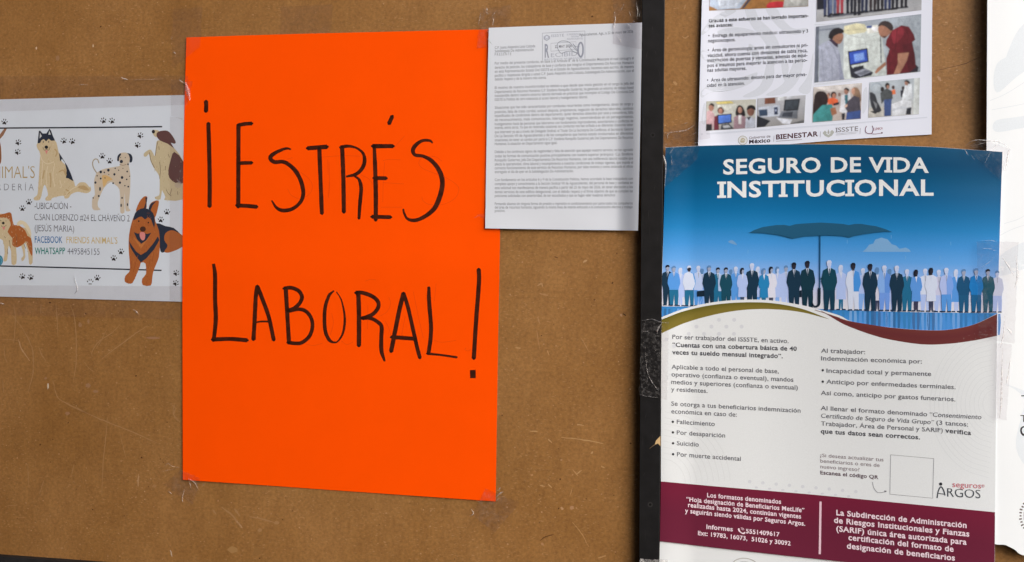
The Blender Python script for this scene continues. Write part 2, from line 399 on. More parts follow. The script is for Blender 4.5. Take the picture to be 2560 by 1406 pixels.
for x, y, rx, ry, c in [(91, 121, 2, 4, (205, 178, 150)), (233, 115, 1.8, 4.5, (200, 172, 140)), (144, 146, 4.5, 7, (150, 112, 78)), (120, 965, 2, 9, (205, 190, 170)),
                        (200, 813, 4.5, 7, (150, 112, 78)), (221, 804, 3, 6, (152, 114, 80)), (220, 964, 7, 6, (150, 112, 80)), (239, 979, 7, 4, (150, 112, 80)),
                        (169, 1034, 6, 5, (152, 112, 80)), (384, 845, 18, 3, (152, 112, 82)), (114, 946, 4, 3, (150, 112, 80)), (583, 1375, 14, 9, (158, 118, 72)), (643, 1379, 12, 11, (140, 100, 56)),
                        (650, 1326, 6, 5, (158, 118, 76)), (386, 1216, 6, 4, (158, 116, 74)), (692, 1308, 8, 5, (158, 118, 76)), (53, 946, 2.5, 2.5, (160, 122, 84)),
                        (1430, 1270, 6, 5, (168, 126, 90)), (1330, 1188, 4, 3, (172, 128, 84))]:
    pts = [(x + rx * math.cos(t) * rr.uniform(.7, 1.1), y + ry * math.sin(t) * rr.uniform(.7, 1.1)) for t in (i * math.pi / 5 for i in range(10))]
    a.poly(pts, C(*c), 2, 3)
for i in range(420):      # small random chips
    x = rr.uniform(0, 1595) if rr.random() < 0.8 else rr.uniform(1665, 2465); y = rr.uniform(0, 1400); r = rr.uniform(0.8, 2.0) * (1.3 if rr.random() < .12 else 1)
    c = C(165, 124, 84) if rr.random() < .74 else C(84, 50, 24)
    a.ellipse(x, y, r * rr.uniform(.7, 1.9), r, c, 2, rr.uniform(0, 3), 7)
a.build('chip_pattern', board)

# ------------------------------------------------------------------ orange poster
orange_surf = lambda x, y: 0.0016 + 0.0007 * math.sin(x / 170.0 + y / 400.0) * math.sin(y / 260.0) * ss(1200, 1050, x) + 0.0012 * ss(900, 640, y) * ss(560, 700, y)
orange = thing('protest_poster', 'large bright orange card hand lettered in black marker', 'poster', wall(848, 1227, 0))
m = paper_material('orange_card', (0.985, 0.083, 0.0, 1), 0.55, 0.06, 0.035)
sheet('card_sheet', ([(466, 94), (700, 86.5), (960, 80), (1256, 73)], [(457, 1200), (650, 1213), (850, 1227), (1239, 1254)],
                     [(466, 94), (460, 320), (456, 640), (457, 1200)], [(1256, 73), (1250, 575), (1245, 860), (1239, 1254)]), orange_surf, m, orange, 60, 80)
m, nt, bs = mat('black_marker')
n = node(nt, 'ShaderNodeTexNoise', Scale=120.0, Detail=4.0); nt.links.new(objcoord(nt), n.inputs[0])
at = nt.nodes.new('ShaderNodeAttribute'); at.attribute_name = 'ink'
nt.links.new(mix(nt, 1.0, at.outputs[0], ramp(nt, n.outputs[0], [(0.3, (0.6, 0.6, 0.6, 1)), (0.7, (1.4, 1.35, 1.3, 1))]), 'MULTIPLY'), bs.inputs['Base Color'])
bs.inputs['Roughness'].default_value = 0.5; bs.inputs['Specular IOR Level'].default_value = 0.2
MARK = m
mk = (0.046, 0.0115, 0.005, 1); mke = (0.085, 0.005, 0.002, 1); mkd = (0.018, 0.007, 0.005, 1)
def marker(name, strokes):
    a = Art(orange_surf)
    for pts, w, n in strokes:
        w *= 1.17
        for k, (ww, c) in enumerate(((w, mke), (w * 0.8, mk))):
            q = spline([(p[0], p[1], (p[2] if len(p) > 2 else 1.0) * ww) for p in pts], n or 8)
            r2 = random.Random(int(pts[0][0] * 7))
            q = [(p[0], p[1], p[2] * (0.965 + 0.07 * mnoise.noise((p[0] / 15, p[1] / 15, 3)))) for p in q]
            a.stroke(q, 1, c, 1 + k, 0)
        for e in (pts[0], pts[-1]):      # ink pooled where the pen started and stopped
            if (e[2] if len(e) > 2 else 1) > 0.7 and w < 13: a.ellipse(e[0], e[1], w * .34, w * .28, mkd, 3)
    return a.build(name, orange, MARK)
z5 = Z(450, 220, 3.905); z6 = Z(800, 260, 4.393); z7 = Z(480, 630, 5.208); z8 = Z(840, 650, 4.393)
marker('lettering', [
    (z5((254, 130), (256, 180), (253, 232)), 9.5, 4), (z5((277, 345), (284, 600), (290, 900), (289, 1160)), 9.6, 0),
    (z5((571, 358), (570, 700), (569, 1165)), 9.6, 0), (z5((572, 363), (640, 352), (703, 348)), 8.6, 0), (z5((580, 735), (703, 732)), 8.2, 0), (z5((552, 1148), (650, 1153), (752, 1162)), 9, 0),
    (z5((1084, 602, .35), (1040, 592, .6), (960, 620, .85), (895, 660, 1), (884, 695, 1), (925, 725, 1), (1000, 722, .95), (1060, 748, 1), (1130, 815, 1.05), (1180, 910, 1.05), (1203, 1010, 1), (1192, 1085, .9), (1150, 1145, .85), (1080, 1188, .95), (1000, 1197, .95), (940, 1168, .7), (895, 1100, .35)), 9, 0),
    (z5((1245, 590), (1340, 583), (1437, 575)), 10, 0), (z5((1360, 590), (1372, 900), (1385, 1228)), 9.4, 0),
    (z6((243, 470), (256, 800), (262, 1192)), 9.5, 0), (z6((225, 478, 1), (310, 465, .8), (400, 485, .6), (470, 540, .7), (490, 620, 1), (468, 700, 1), (400, 770, .95), (288, 800, .55)), 8.5, 0),
    (z6((380, 795, .5), (430, 835, .8), (452, 930, 1), (440, 1080, 1), (428, 1258, .8)), 8.4, 0),
    (z6((596, 460, .8), (606, 720, 1.05), (613, 1000, 1.1), (612, 1280, 1)), 9, 0), (z6((575, 465), (805, 465)), 9.4, 0), (z6((590, 815), (730, 818)), 8.8, 0), (z6((568, 1240), (778, 1245)), 9, 0), (z6((795, 135), (757, 220)), 9, 0),
    (z6((1238, 432, .3), (1205, 405, .6), (1125, 405, .7), (1055, 450, .9), (1020, 510, .9), (1045, 562, .75), (1130, 575, .75), (1215, 618, .9), (1290, 700, 1), (1335, 800, 1.1), (1343, 900, 1.1), (1312, 1030, 1.1), (1255, 1150, 1.05), (1150, 1238, .9), (1040, 1280, .85), (960, 1262, .6), (924, 1200, .5), (914, 1152, .4)), 10, 0)])
marker('lettering', [
    (z7((280, 155, .7), (300, 300, .95), (300, 600, .95), (310, 850, 1), (300, 1000, .95), (282, 1155, .95)), 9.8, 0), (z7((265, 1142), (500, 1135), (720, 1152)), 9.2, 0),
    (z7((850, 445), (830, 600), (815, 900), (800, 1145)), 9.4, 0), (z7((850, 445), (930, 650), (1000, 850), (1065, 1150)), 9, 0), (z7((840, 917), (910, 907), (990, 908)), 4.2, 0),
    (z7((1220, 470), (1240, 800), (1263, 1185)), 9.4, 0), (z7((1195, 478), (1290, 468), (1390, 510), (1432, 590), (1400, 670), (1330, 735), (1255, 765)), 8.6, 0),
    (z7((1250, 772), (1390, 747), (1490, 780), (1558, 880), (1565, 1000), (1520, 1110), (1430, 1182), (1350, 1192), (1245, 1180)), 8.4, 0),
    (z7((1850, 505, .4), (1785, 570, .85), (1735, 720, 1), (1725, 900, 1), (1740, 1050, 1), (1790, 1150, .9), (1850, 1180, .5)) + z8((20, 895, .45), (70, 820, .6), (93, 720, .7), (93, 600, .6), (60, 445, .4), (5, 350, .3)), 8.2, 0),
    (z8((245, 355), (252, 600), (252, 945)), 10, 0), (z8((215, 362), (290, 362), (400, 402), (462, 462), (460, 530), (400, 600), (290, 645)), 9, 0), (z8((280, 640, .9), (380, 642, .9), (460, 685, .9), (500, 735, 1), (497, 850, 1), (500, 1000, 1), (535, 1115, .5)), 9.2, 0),
    (z8((742, 365), (690, 580), (605, 1008)), 9.8, 0), (z8((742, 370), (790, 520), (850, 780), (890, 960), (922, 1078)), 8.8, 0), (z8((608, 850), (700, 855), (872, 868)), 9, 0),
    (z8((1020, 305, .8), (1022, 450, 1), (1042, 700, 1), (1040, 850, 1), (1016, 1030, 1)), 9.2, 0), (z8((1000, 1030, .9), (1150, 1045, .7), (1325, 1070, .8)), 6.8, 0),
    (z8((1567, 102), (1570, 250), (1540, 650), (1513, 1085)), 9.6, 0), (z8((1502, 1210), (1504, 1300)), 12.5, 0)])
pc = (0.80, 0.055, 0.0, 1)
a = Art(orange_surf)
for pts in (z6((690, 625), (760, 610), (885, 615)), z6((710, 640), (695, 860), (690, 1080)), z6((690, 865), (920, 880)), z6((670, 1135), (900, 1135)), z6((820, 475), (930, 350)),
            z6((1340, 630), (1260, 580), (1130, 590), (1085, 650), (1130, 710), (1250, 760), (1400, 820), (1500, 890), (1525, 950), (1480, 1040), (1350, 1105), (1200, 1105), (1130, 1060), (1120, 1020)),
            z6((450, 780), (530, 820), (575, 875)), z6((105, 850), (95, 1030)), z6((85, 610), (90, 780)), z6((30, 585), (240, 570), (440, 575)),
            z5((1050, 985), (1090, 1050), (1180, 1080), (1270, 1030), (1290, 940), (1230, 860), (1150, 810)), z5((1040, 700), (1100, 680)), z5((1455, 720), (1460, 920), (1450, 1070)),
            z8((320, 235), (380, 215), (440, 220)), z8((480, 620), (560, 570), (600, 480), (580, 410)), z8((540, 670), (580, 750), (610, 860)), z8((850, 350), (900, 600), (960, 860)), z8((760, 620), (720, 830)),
            z8((1100, 260), (1080, 450)), z8((1075, 880), (1160, 905), (1320, 885)), z8((1430, 965), (1415, 985), (1450, 1000), (1480, 985)), z8((60, 890), (120, 930), (190, 900)), z8((350, 500), (345, 760)),
            z7((1820, 800), (1840, 930), (1800, 1080)), z7((1480, 1200), (1580, 1220), (1700, 1190))):
    a.stroke(pts, 1.0, pc, 1, 6)
a.build('pencil_guide_lines', orange)

# ------------------------------------------------------------------ typed letter
def letter_surf(x, y):
    return 0.0036 + 0.0004 * math.sin(x / 60.0) * math.sin(y / 90.0) + 0.0115 * ss(1540, 1606, x) + 0.0008 * ss(520, 575, y) * (0.5 + 0.5 * math.sin(x / 38.0))
letter = thing('typed_letter', 'white typed letter with a rubber stamp, taped over the orange card', 'letter', wall(1405, 575, 0))
m = paper_material('office_paper', C(210, 212, 217, 0.93), 0.6, 0.2, 0.03)
sheet('paper_sheet', ([(1222, 70), (1340, 65.5), (1480, 61), (1605, 57)], [(1212, 571.5), (1340, 573.5), (1480, 575.5), (1595, 577)],
                      [(1222, 70), (1218, 250), (1213, 571.5)], [(1605, 57), (1601, 300), (1595, 577)]), letter_surf, m, letter, 60, 50)
tx = C(128, 132, 140); a = Art(letter_surf)
def lslope(y): return -0.038 + (y - 162) * 0.034 / 350
def lline(t, y, x1=1584.5, x0=1237.0, col=tx, cap=6.4): a.text(t, x0, y, x1, y + lslope(y) * (x1 - x0), cap, col, 0.006)
a.text('Aguascalientes, Ags., a 22 de mayo del 2026', 1448, 90.5, 1583, 82, 6.2, tx, .012); a.build('date_line', letter); a = Art(letter_surf)
lline('C.P. Juana Alejandra Leos Calzada', 122.7, 1338); lline('Subdelegada De Administración', 131.6, 1334); lline('P R E S E N T E', 140, 1278); a.build('addressee_text', letter); a = Art(letter_surf)
body = [(161.9, 'Por medio del presente conducto, en base a el Artículo 8º de la Constitución Mexicana el cual consagra el', 0),
 (172.5, 'derecho de petición, los trabajadores de base y confianza que integran el Departamento De Recursos Humanos', 0),
 (182.4, 'en esta Representación Estatal Del ISSSTE en el Estado de Aguascalientes, hacemos este escrito, de manera', 0),
 (192.4, 'pacífica y respetuosa dirigida a usted C.P. Juana Alejandra Leos Calzada, Subdelegada De Administración, con el', 0),
 (201.8, 'debido respeto y de la manera más atenta.', 1366),
 (222.9, 'El motivo de nuestra inconformidad es debido a que desde que inicio gestión en el cargo la Jefa del', 0),
 (233.2, 'Departamento de Recursos Humanos C.P. Estefanía Ronquillo Gutiérrez, ha generado un entorno de trabajo hostil', 0),
 (242.8, 'insostenible dentro nuestro entorno laboral derivado en prácticas que incumplen el Código De Conducta Del', 0),
 (252.7, 'ISSSTE la Política de cero tolerancia al acoso laboral y hostigamiento laboral.', 1469),
 (272.5, 'Situaciones que han sido caracterizadas por conductas recurrentes como hostigamiento, abuso de cargo y', 0),
 (283.4, 'posición, falta de trato cordial, actitud déspota, prepotencia, negación de derechos laborales, cambios', 0),
 (293.0, 'injustificados de condiciones dentro del departamento, quitar derechos obtenidos por usos y costumbres, falta', 0),
 (303.3, 'de reconocimiento, mala comunicación, liderazgo negativo, convirtiéndose en un perseguimiento,', 0),
 (313.9, 'hostigamiento hacia las personas que laboramos con fundamentos improcedentes, autoritarismo y conflictos de', 0),
 (323.0, 'interés, entre otros. Ya que en reiteradas ocasiones sus conductas nos han orillado a en diferentes ocasiones tener', 0),
 (333.7, 'que intervenir ya sea a través del Delegado Sindical, el Titular De La Secretaria De Conflictos, el Secretario General', 0),
 (343.7, 'De La Sección VII de Aguascalientes y de los compañeros que hemos estado involucrados en diferentes', 0),
 (353.8, 'situaciones, sin tener un cambio por parte la C.P. Estefanía Ronquillo Gutiérrez Jefa Del Departamento De Recursos', 0),
 (363.4, 'Humanos, la situación en Departamento sigue igual.', 1393),
 (383.2, 'Debido a los continuos signos de negatividad y falta de atención que aquejan nuestro servicio, se han agotado', 0),
 (393.9, 'todas las formas de comunicación positiva principalmente con nuestra superior jerárquico  C.p. Estefanía', 0),
 (404.1, 'Ronquillo Gutierrez, Jefa Del Departamento De Recursos Humanos, con una indiferencia laboral notable que', 0),
 (414.2, 'afecta la operatividad, clima laboral y incumplimiento a nuestras condiciones de trabajo vigentes, que impide el', 0),
 (423.8, 'correcto funcionamiento de este servicio de Recursos Humanos, por tales motivos y como antecede el oficio', 0),
 (433.4, 'entregado el día de ayer en la Subdelegación De Administración.', 1434),
 (453.2, 'Con fundamento en los artículos 6 y 9 de la Constitución Política, hemos acordado la base trabajadora con', 0),
 (463.3, 'completo apoyo y conocimiento a la Sección Sindical VII de Aguascalientes, del personal de base y confianza en', 0),
 (473.3, 'esta solicitud nos manifestamos de manera pacífica a partir del 25 de mayo del 2026, sin tener afectación a los', 0),
 (483.5, 'demás servicios de este edificio delegacional, con el debido respeto y el firme objetivo de que se cumplan las', 0),
 (493.1, 'peticiones solicitadas con anterioridad, de ser escuchados y que se hagan valer nuestros derechos', 1538),
 (513.0, 'Firmando alcance sin ninguna forma de presión o represión ni condicionamiento por parte todos los compañeros', 0),
 (522.0, 'del área de recursos humanos, siguiendo la misma línea de interés enfocado a la comunicación efectiva y trabajo', 0),
 (530.5, 'positivo.', 1263)]
for y, t, x1 in body:
    lline(t, y, x1 or 1584.5 - (y - 160) * 0.008)
    if x1: a.build('typed_paragraph', letter); a = Art(letter_surf)      # a short last line closes a paragraph
z3 = Z(1190, 40, 5.02); a = Art(letter_surf); st = C(148, 151, 164); st2 = C(168, 171, 183)
a.stroke(z3((833, 560), (833, 218), (1367, 190), (1367, 540)), 1.1, st, 3, 0)
a.stroke(z3((940, 445), (940, 345), (1255, 325), (1255, 420), (940, 445)), .8, st, 3, 0)
a.text('ISSSTE', *z3((945, 268))[0], *z3((1105, 258))[0], 6.5, st2, .01, 3)
a.text('EL PRESIDENTE DE LA', *z3((1140, 245))[0], *z3((1340, 236))[0], 4, st2, .01, 3); a.text('OFICINA', *z3((1195, 270))[0], *z3((1290, 266))[0], 3.6, st2, .01, 3)
a.text('AGUASCALIENTES', *z3((1140, 300))[0], *z3((1342, 294))[0], 4, st2, .01, 3)
a.text('R', *z3((862, 520))[0], *z3((918, 520))[0], 32, st, .03, 3); a.text('ECIBID', *z3((940, 520))[0], *z3((1270, 500))[0], 10, st2, .0, 3)
a.stroke(spline(z3((1315, 335), (1285, 380), (1285, 470), (1315, 515), (1340, 470), (1340, 380)), 6, True), 4.2, st, 3, 0, True)
a.text('22 MAY 2026', *z3((990, 405))[0], *z3((1200, 392))[0], 6.5, C(120, 122, 132), .02, 3)
a.poly(z3((848, 262), (888, 236), (930, 258), (928, 290), (888, 318), (850, 295)), st2, 3); a.poly(z3((866, 268), (888, 250), (910, 266), (888, 286)), C(208, 211, 218), 4)
a.stroke(z3((870, 280), (888, 300), (908, 280)), 1.2, C(208, 211, 218), 4)
a.text('RECURSOS HUMANOS', *z3((860, 556))[0], *z3((1335, 536))[0], 3.4, st2, .01, 3)
a.build('rubber_stamp_mark', letter)
a = Art(letter_surf); pen = C(128, 134, 148)
a.stroke(z3((1320, 525), (1280, 480), (1210, 445), (1130, 450), (1070, 470), (1030, 420), (1020, 360), (1060, 320), (1130, 318), (1180, 340), (1220, 390), (1270, 445)), 1.3, pen, 4, 8)
a.stroke(z3((1170, 395), (1230, 455), (1280, 450), (1215, 350), (1250, 385), (1300, 390)), 1.1, pen, 4, 6)
a.build('pen_signature', letter)

# ------------------------------------------------------------------ dog day-care flyer
def dog_surf(x, y): return 0.0008 + 0.0006 * ss(430, 250, x) * (0.5 + 0.5 * math.sin(x / 47.0 + y / 130.0)) * ss(740, 600, y) * ss(250, 330, y)
flyer = thing('pet_care_flyer', 'white laminated flyer printed with illustrated dogs and paw prints', 'flyer', wall(110, 748, 0))
m = paper_material('flyer_paper', C(203, 208, 216, 0.93), 0.42, 0.35, 0.05)
sheet('flyer_sheet', ([(-230, 254.5), (0, 249), (228, 243), (462, 238)], [(-230, 736.5), (0, 742), (228, 748.5), (462, 755)], [(-230, 254.5), (-230, 736.5)], [(462, 238), (460, 500), (462, 755)]), dog_surf, m, flyer, 60, 40)
Z1 = Z(0, 170, 4.686); Z2 = Z(0, 460, 4.26)
blk = C(38, 40, 50); a = Art(dog_surf)
a.stroke([(-200, 325.5), (-130, 324), (0, 320.9), (200, 319.4), (405.5, 317.2)], 3.6, blk, 1, 10); a.build('border_line', flyer); a = Art(dog_surf)
a.stroke([(-200, 662.8), (-130, 663.5), (0, 665.4), (200, 670.6), (404, 676.4)], 3.4, blk, 1, 10)
a.build('border_line', flyer)
a = Art(dog_surf); pw = C(44, 38, 42)
def paw(x, y, s=1.0, rot=0.0):
    ca, sa = math.cos(rot), math.sin(rot)
    def q(dx, dy): return (x + (dx * ca - dy * sa) * s, y + (dx * sa + dy * ca) * s)
    a.poly([q(*p) for p in ((-4.6, 5.2), (-4.4, 1.5), (0, -3.2), (4.4, 1.5), (4.6, 5.2), (0, 4.2))], pw, 1, 4)
    for dx, dy, r in ((-6.6, -2.2, .5), (-2.6, -7.2, .15), (2.6, -7.2, -.15), (6.6, -2.2, -.5)):
        p = q(dx, dy); a.ellipse(p[0], p[1], 1.35 * s, 2.6 * s, pw, 1, rot + r * -1, 10)
for p, r in ((Z1((52, 640)), .1), (Z1((1212, 625)), -.3), (Z1((1312, 628)), -.3), (Z1((748, 862)), -.3), (Z1((848, 868)), -.3), (Z1((210, 880)), .6), (Z1((203, 992)), .6),
             (Z1((1640, 798)), .6), (Z1((1608, 910)), .6), (Z1((1198, 1040)), -.1), (Z1((1285, 1098)), 0), (Z2((308, 200)), .1), (Z2((238, 268)), 0), (Z2((1778, 306)), .1), (Z2((1712, 388)), .1),
             (Z2((1288, 728)), .1), (Z2((1212, 798)), .1), (Z2((240, 992)), -.3), (Z2((328, 1002)), -.3), (Z2((1036, 1008)), .1), (Z2((1872, 955)), .6), (Z2((1868, 1062)), .6)):
    paw(p[0][0], p[0][1], .95, r); a.build('paw_print', flyer); a = Art(dog_surf)
p = Z2((960, 1045))[0]
for dx, dy, r in ((-6.6, -1.2, .5), (-2.6, -5.2, .15), (2.6, -5.2, -.15), (6.6, -1.2, -.5)): a.ellipse(p[0] + dx, p[1] + dy, 1.3, 2.4, pw, 1, -r, 10)
a.stroke([(p[0] - 4, p[1] + 5), (p[0] + 4, p[1] + 5)], 2, pw, 1, 0)
a.build('paw_print', flyer)
a = Art(dog_surf); gold = C(166, 142, 92); gry = C(128, 130, 138); tk = C(84, 84, 96)
a.text("ANIMAL'S", -41, 446.5, 87, 446, 30, gold, -.012, 1); a.text('G U A R D E R Í A', -66, 476.2, 84.5, 476.6, 16.5, gry, -.005, 1)
a.text('-UBICACIÓN -', 86.4, 523, 178.4, 523.5, 15.8, tk, -.004, 1); a.text('C.SAN LORENZO #24 EL CHÁVEÑO 2', 85.7, 551, 324, 554.4, 16, tk, -.006, 1)
a.text('(JESÚS MARIA)', 86.9, 578.5, 185.4, 580.5, 16, tk, -.006, 1); a.text('FACEBOOK', 86.9, 607.4, 156, 608, 16, C(48, 104, 158), .012, 1)
a.text("FRIENDS ANIMAL'S", 166, 608.4, 293.4, 610, 16, C(190, 166, 112), .004, 1); a.text('WHATSAPP', 86.9, 635.6, 162.7, 635.8, 16, C(32, 120, 112), .014, 1); a.text('4495845155', 168.5, 636.5, 248.8, 638, 16, C(92, 94, 108), -.006, 1)
a.build('lettering', flyer)
cream = C(196, 176, 142); cream2 = C(178, 150, 108); cream3 = C(212, 196, 166); navy = C(40, 46, 60); rust = C(164, 92, 46); rust2 = C(140, 74, 34); brown = C(92, 62, 60); line = C(96, 78, 60); pink = C(206, 128, 124); white = C(200, 200, 198)
def fur(a, n, cols, lay, seed, box, ang=1.2, ln=5.0):
    """short hair strokes drawn inside the animal's first shape"""
    pts = FUR_SHAPE; r4 = random.Random(seed); k = 0
    while k < n:
        x, y = r4.uniform(box[0], box[2]), r4.uniform(box[1], box[3]); n += 0.02; ins_ = False
        for i in range(len(pts)):
            (x1, y1), (x2, y2) = pts[i - 1], pts[i]
            if (y > y1) != (y > y2) and x < (x2 - x1) * (y - y1) / (y2 - y1 + 1e-9) + x1: ins_ = not ins_
        if not ins_: 
            if n > 4000: break
            continue
        k += 1; t = ang + r4.uniform(-.5, .5); l = ln * r4.uniform(.5, 1.2)
        a.stroke([(x, y, .3), (x + l * .5 * math.cos(t), y + l * .5 * math.sin(t), .9), (x + l * math.cos(t) * .9, y + l * math.sin(t), .2)], .8, r4.choice(cols), lay, 2)
# husky
a = Art(dog_surf)
a.poly(Z1((440, 880), (436, 940), (470, 1000), (466, 1100), (455, 1280)) + Z2((405, 60), (395, 120), (360, 150), (370, 175), (420, 172), (440, 130), (455, 60), (475, 10), (500, 60), (510, 120), (485, 150), (490, 178), (540, 175), (560, 150), (640, 130), (680, 130), (690, 155), (730, 150), (760, 110), (830, 85), (920, 100), (968, 72), (960, 20)) + Z1((1050, 1400), (1000, 1345), (930, 1345), (885, 1390), (862, 1320), (800, 1240), (775, 1150), (720, 1090), (690, 1000), (665, 890), (640, 850), (560, 790)), cream, 1, 3)
FUR_SHAPE = Z1((440, 880), (436, 940), (470, 1000), (466, 1100), (455, 1280)) + Z2((405, 60), (395, 120), (360, 150), (370, 175), (420, 172), (440, 130), (455, 60), (475, 10), (500, 60), (510, 120), (485, 150), (490, 178), (540, 175), (560, 150), (640, 130), (680, 130), (690, 155), (730, 150), (760, 110), (830, 85), (920, 100), (968, 72), (960, 20)) + Z1((1050, 1400), (1000, 1345), (930, 1345), (885, 1390), (862, 1320), (800, 1240), (775, 1150), (720, 1090), (690, 1000), (665, 890), (640, 850), (560, 790))
fur(a, 170, (cream3, cream2, C(188, 164, 126)), 2, 170, (85, 330, 232, 505), 1.7)
a.poly(Z1((440, 885), (455, 740), (470, 735), (500, 770), (545, 768), (580, 712), (600, 740), (620, 800), (645, 852), (600, 855), (570, 830), (540, 862), (512, 835), (485, 850), (470, 880)), navy, 2)
a.poly(Z1((468, 762), (463, 830), (490, 800)), white, 3); a.poly(Z1((578, 735), (566, 785), (594, 782)), white, 3)
for x in (508, 570): a.ellipse(*Z1((x, 868))[0], 1.3, 1.8, navy, 3)
a.ellipse(*Z1((543, 930))[0], 4.4, 4.2, C(30, 28, 34), 3); a.stroke(Z1((502, 930), (520, 965), (545, 955), (570, 965), (588, 925)), 1.1, line, 3); a.poly(Z1((525, 968), (562, 968), (545, 1015)), pink, 3)
a.poly(Z1((690, 990), (720, 1040), (790, 1150), (830, 1240), (862, 1330), (800, 1295), (772, 1290), (780, 1200), (760, 1110), (725, 1065), (705, 1100)), navy, 2)
a.poly(Z2((820, 30), (900, 20), (950, 70), (880, 62)), cream2, 2, 3)
for pts in (Z1((640, 950), (668, 990), (650, 1040)), Z1((690, 1220), (740, 1200), (768, 1250)), Z1((585, 1230), (596, 1310), (590, 1400)), Z1((520, 1200), (500, 1300)), Z2((700, 60), (740, 90), (690, 120)), Z1((760, 1180), (775, 1260))): a.stroke(pts, 3, cream2, 2)
for pts in (Z1((470, 1010), (500, 1090), (560, 1125), (630, 1100)), Z1((500, 1100), (490, 1240), (480, 1380)), Z1((560, 1150), (540, 1260), (550, 1400)), Z1((640, 1120), (620, 1250), (640, 1390)), Z1((700, 1320), (720, 1390), (700, 1406)), Z2((690, 130), (760, 60), (840, 20))): a.stroke(pts, 1.6, cream3, 3)
a.build('dog_drawing', flyer)
# dalmatian
a = Art(dog_surf); dc = C(192, 176, 156)
a.stroke(Z1((1135, 1235), (1095, 1170), (1085, 1110), (1108, 1072), (1142, 1075), (1160, 1118)), 2.6, C(160, 146, 124), 1)
a.poly(Z1((1385, 1050), (1400, 1008), (1440, 993), (1500, 1000), (1522, 1040), (1515, 1100), (1510, 1150), (1527, 1250), (1525, 1400)) + Z2((1383, 100), (1372, 200), (1370, 258), (1390, 286), (1340, 290), (1333, 200), (1328, 90), (1325, 200), (1325, 305), (1283, 308), (1280, 200), (1272, 60), (1225, 10), (1180, -20), (1110, 40), (1070, 120), (1040, 200), (1048, 250), (1070, 276), (1000, 280), (980, 240), (985, 150), (1010, 120), (1003, 20)) + Z1((1103, 1330), (1115, 1270), (1145, 1220), (1230, 1182), (1350, 1160), (1405, 1145), (1400, 1100)), dc, 1, 2)
a.poly(Z1((1200, 1260), (1260, 1265), (1320, 1310), (1260, 1330), (1215, 1400), (1200, 1320)), C(200, 164, 110), 2, 3)
for pts in (Z1((1405, 1003), (1378, 1035), (1373, 1088), (1392, 1092), (1398, 1050), (1420, 1012)), Z1((1490, 1000), (1530, 1010), (1552, 1050), (1545, 1102), (1518, 1106), (1520, 1060), (1508, 1020))): a.poly(pts, navy, 2, 3)
a.ellipse(*Z1((1422, 1098))[0], 4, 4.2, navy, 3); a.stroke(Z1((1400, 1130), (1440, 1142), (1480, 1130)), .9, line, 3)
for x in (1412, 1468): a.ellipse(*Z1((x, 1052))[0], 1, 1.3, navy, 3)
for x, y, r in ((1180, 1220, 14), (1222, 1225, 8), (1270, 1200, 14), (1350, 1178, 7), (1138, 1265, 7), (1180, 1298, 10), (1340, 1248, 12), (1275, 1250, 5), (1430, 1285, 14), (1490, 1215, 9), (1485, 1307, 8), (1405, 1345, 12), (1325, 1352, 9), (1118, 1345, 12), (1500, 1130, 9), (1518, 1270, 6), (1440, 1178, 5), (1390, 1200, 6), (1230, 1290, 6)): a.ellipse(*Z1((x, y))[0], r / 4.4, r / 3.9, navy, 3)
for x, y, rx, ry in ((1065, 55, 9, 22), (1052, 130, 10, 12), (1290, 230, 8, 18), (1300, 150, 9, 10), (1366, 30, 9, 9), (1358, 222, 7, 16), (992, 150, 7, 8), (1330, 20, 7, 7)): a.ellipse(*Z2((x, y))[0], rx / 4.2, ry / 4.2, navy, 3)
a.build('dog_drawing', flyer)
# long-eared hound at the flyer's right edge
a = Art(dog_surf); hc = C(186, 170, 138)
a.poly(Z1((1850, 850), (1830, 900), (1815, 1030), (1798, 1010), (1770, 962), (1735, 965), (1685, 1005), (1690, 1040), (1720, 1035), (1745, 1008), (1760, 1080), (1800, 1170), (1850, 1240), (1870, 1300)) + Z2((1700, 60), (1695, 122), (1650, 140), (1660, 165), (1710, 165), (1725, 70), (1760, 140), (1748, 165), (1780, 176), (1955, 165), (1955, 0)) + Z1((2150, 1300), (2150, 1100), (2040, 940), (1950, 870)), hc, 1, 2)
FUR_SHAPE = Z1((1850, 850), (1830, 900), (1815, 1030), (1798, 1010), (1770, 962), (1735, 965), (1685, 1005), (1690, 1040), (1720, 1035), (1745, 1008), (1760, 1080), (1800, 1170), (1850, 1240), (1870, 1300)) + Z2((1700, 60), (1695, 122), (1650, 140), (1660, 165), (1710, 165), (1725, 70), (1760, 140), (1748, 165), (1780, 176), (1955, 165), (1955, 0)) + Z1((2150, 1300), (2150, 1100), (2040, 940), (1950, 870))
fur(a, 90, (C(160, 140, 108), C(204, 190, 160)), 2, 90, (350, 340, 460, 505), 1.8)
a.poly(Z1((1783, 735), (1830, 728), (1870, 750), (1850, 810), (1815, 806), (1790, 772)), hc, 1, 3); a.ellipse(*Z1((1797, 748))[0], 4, 4.6, C(34, 30, 34), 3)
a.poly(Z1((1832, 790), (1852, 750), (1910, 736), (1962, 738), (2000, 770), (2035, 820), (2060, 872), (2040, 890), (2000, 878), (2040, 945), (1965, 890), (1870, 850)), brown, 2, 2)
a.poly(Z1((2042, 985), (2150, 1105), (2150, 1345), (2060, 1350), (1985, 1290), (1972, 1200), (2005, 1060)), brown, 2, 2)
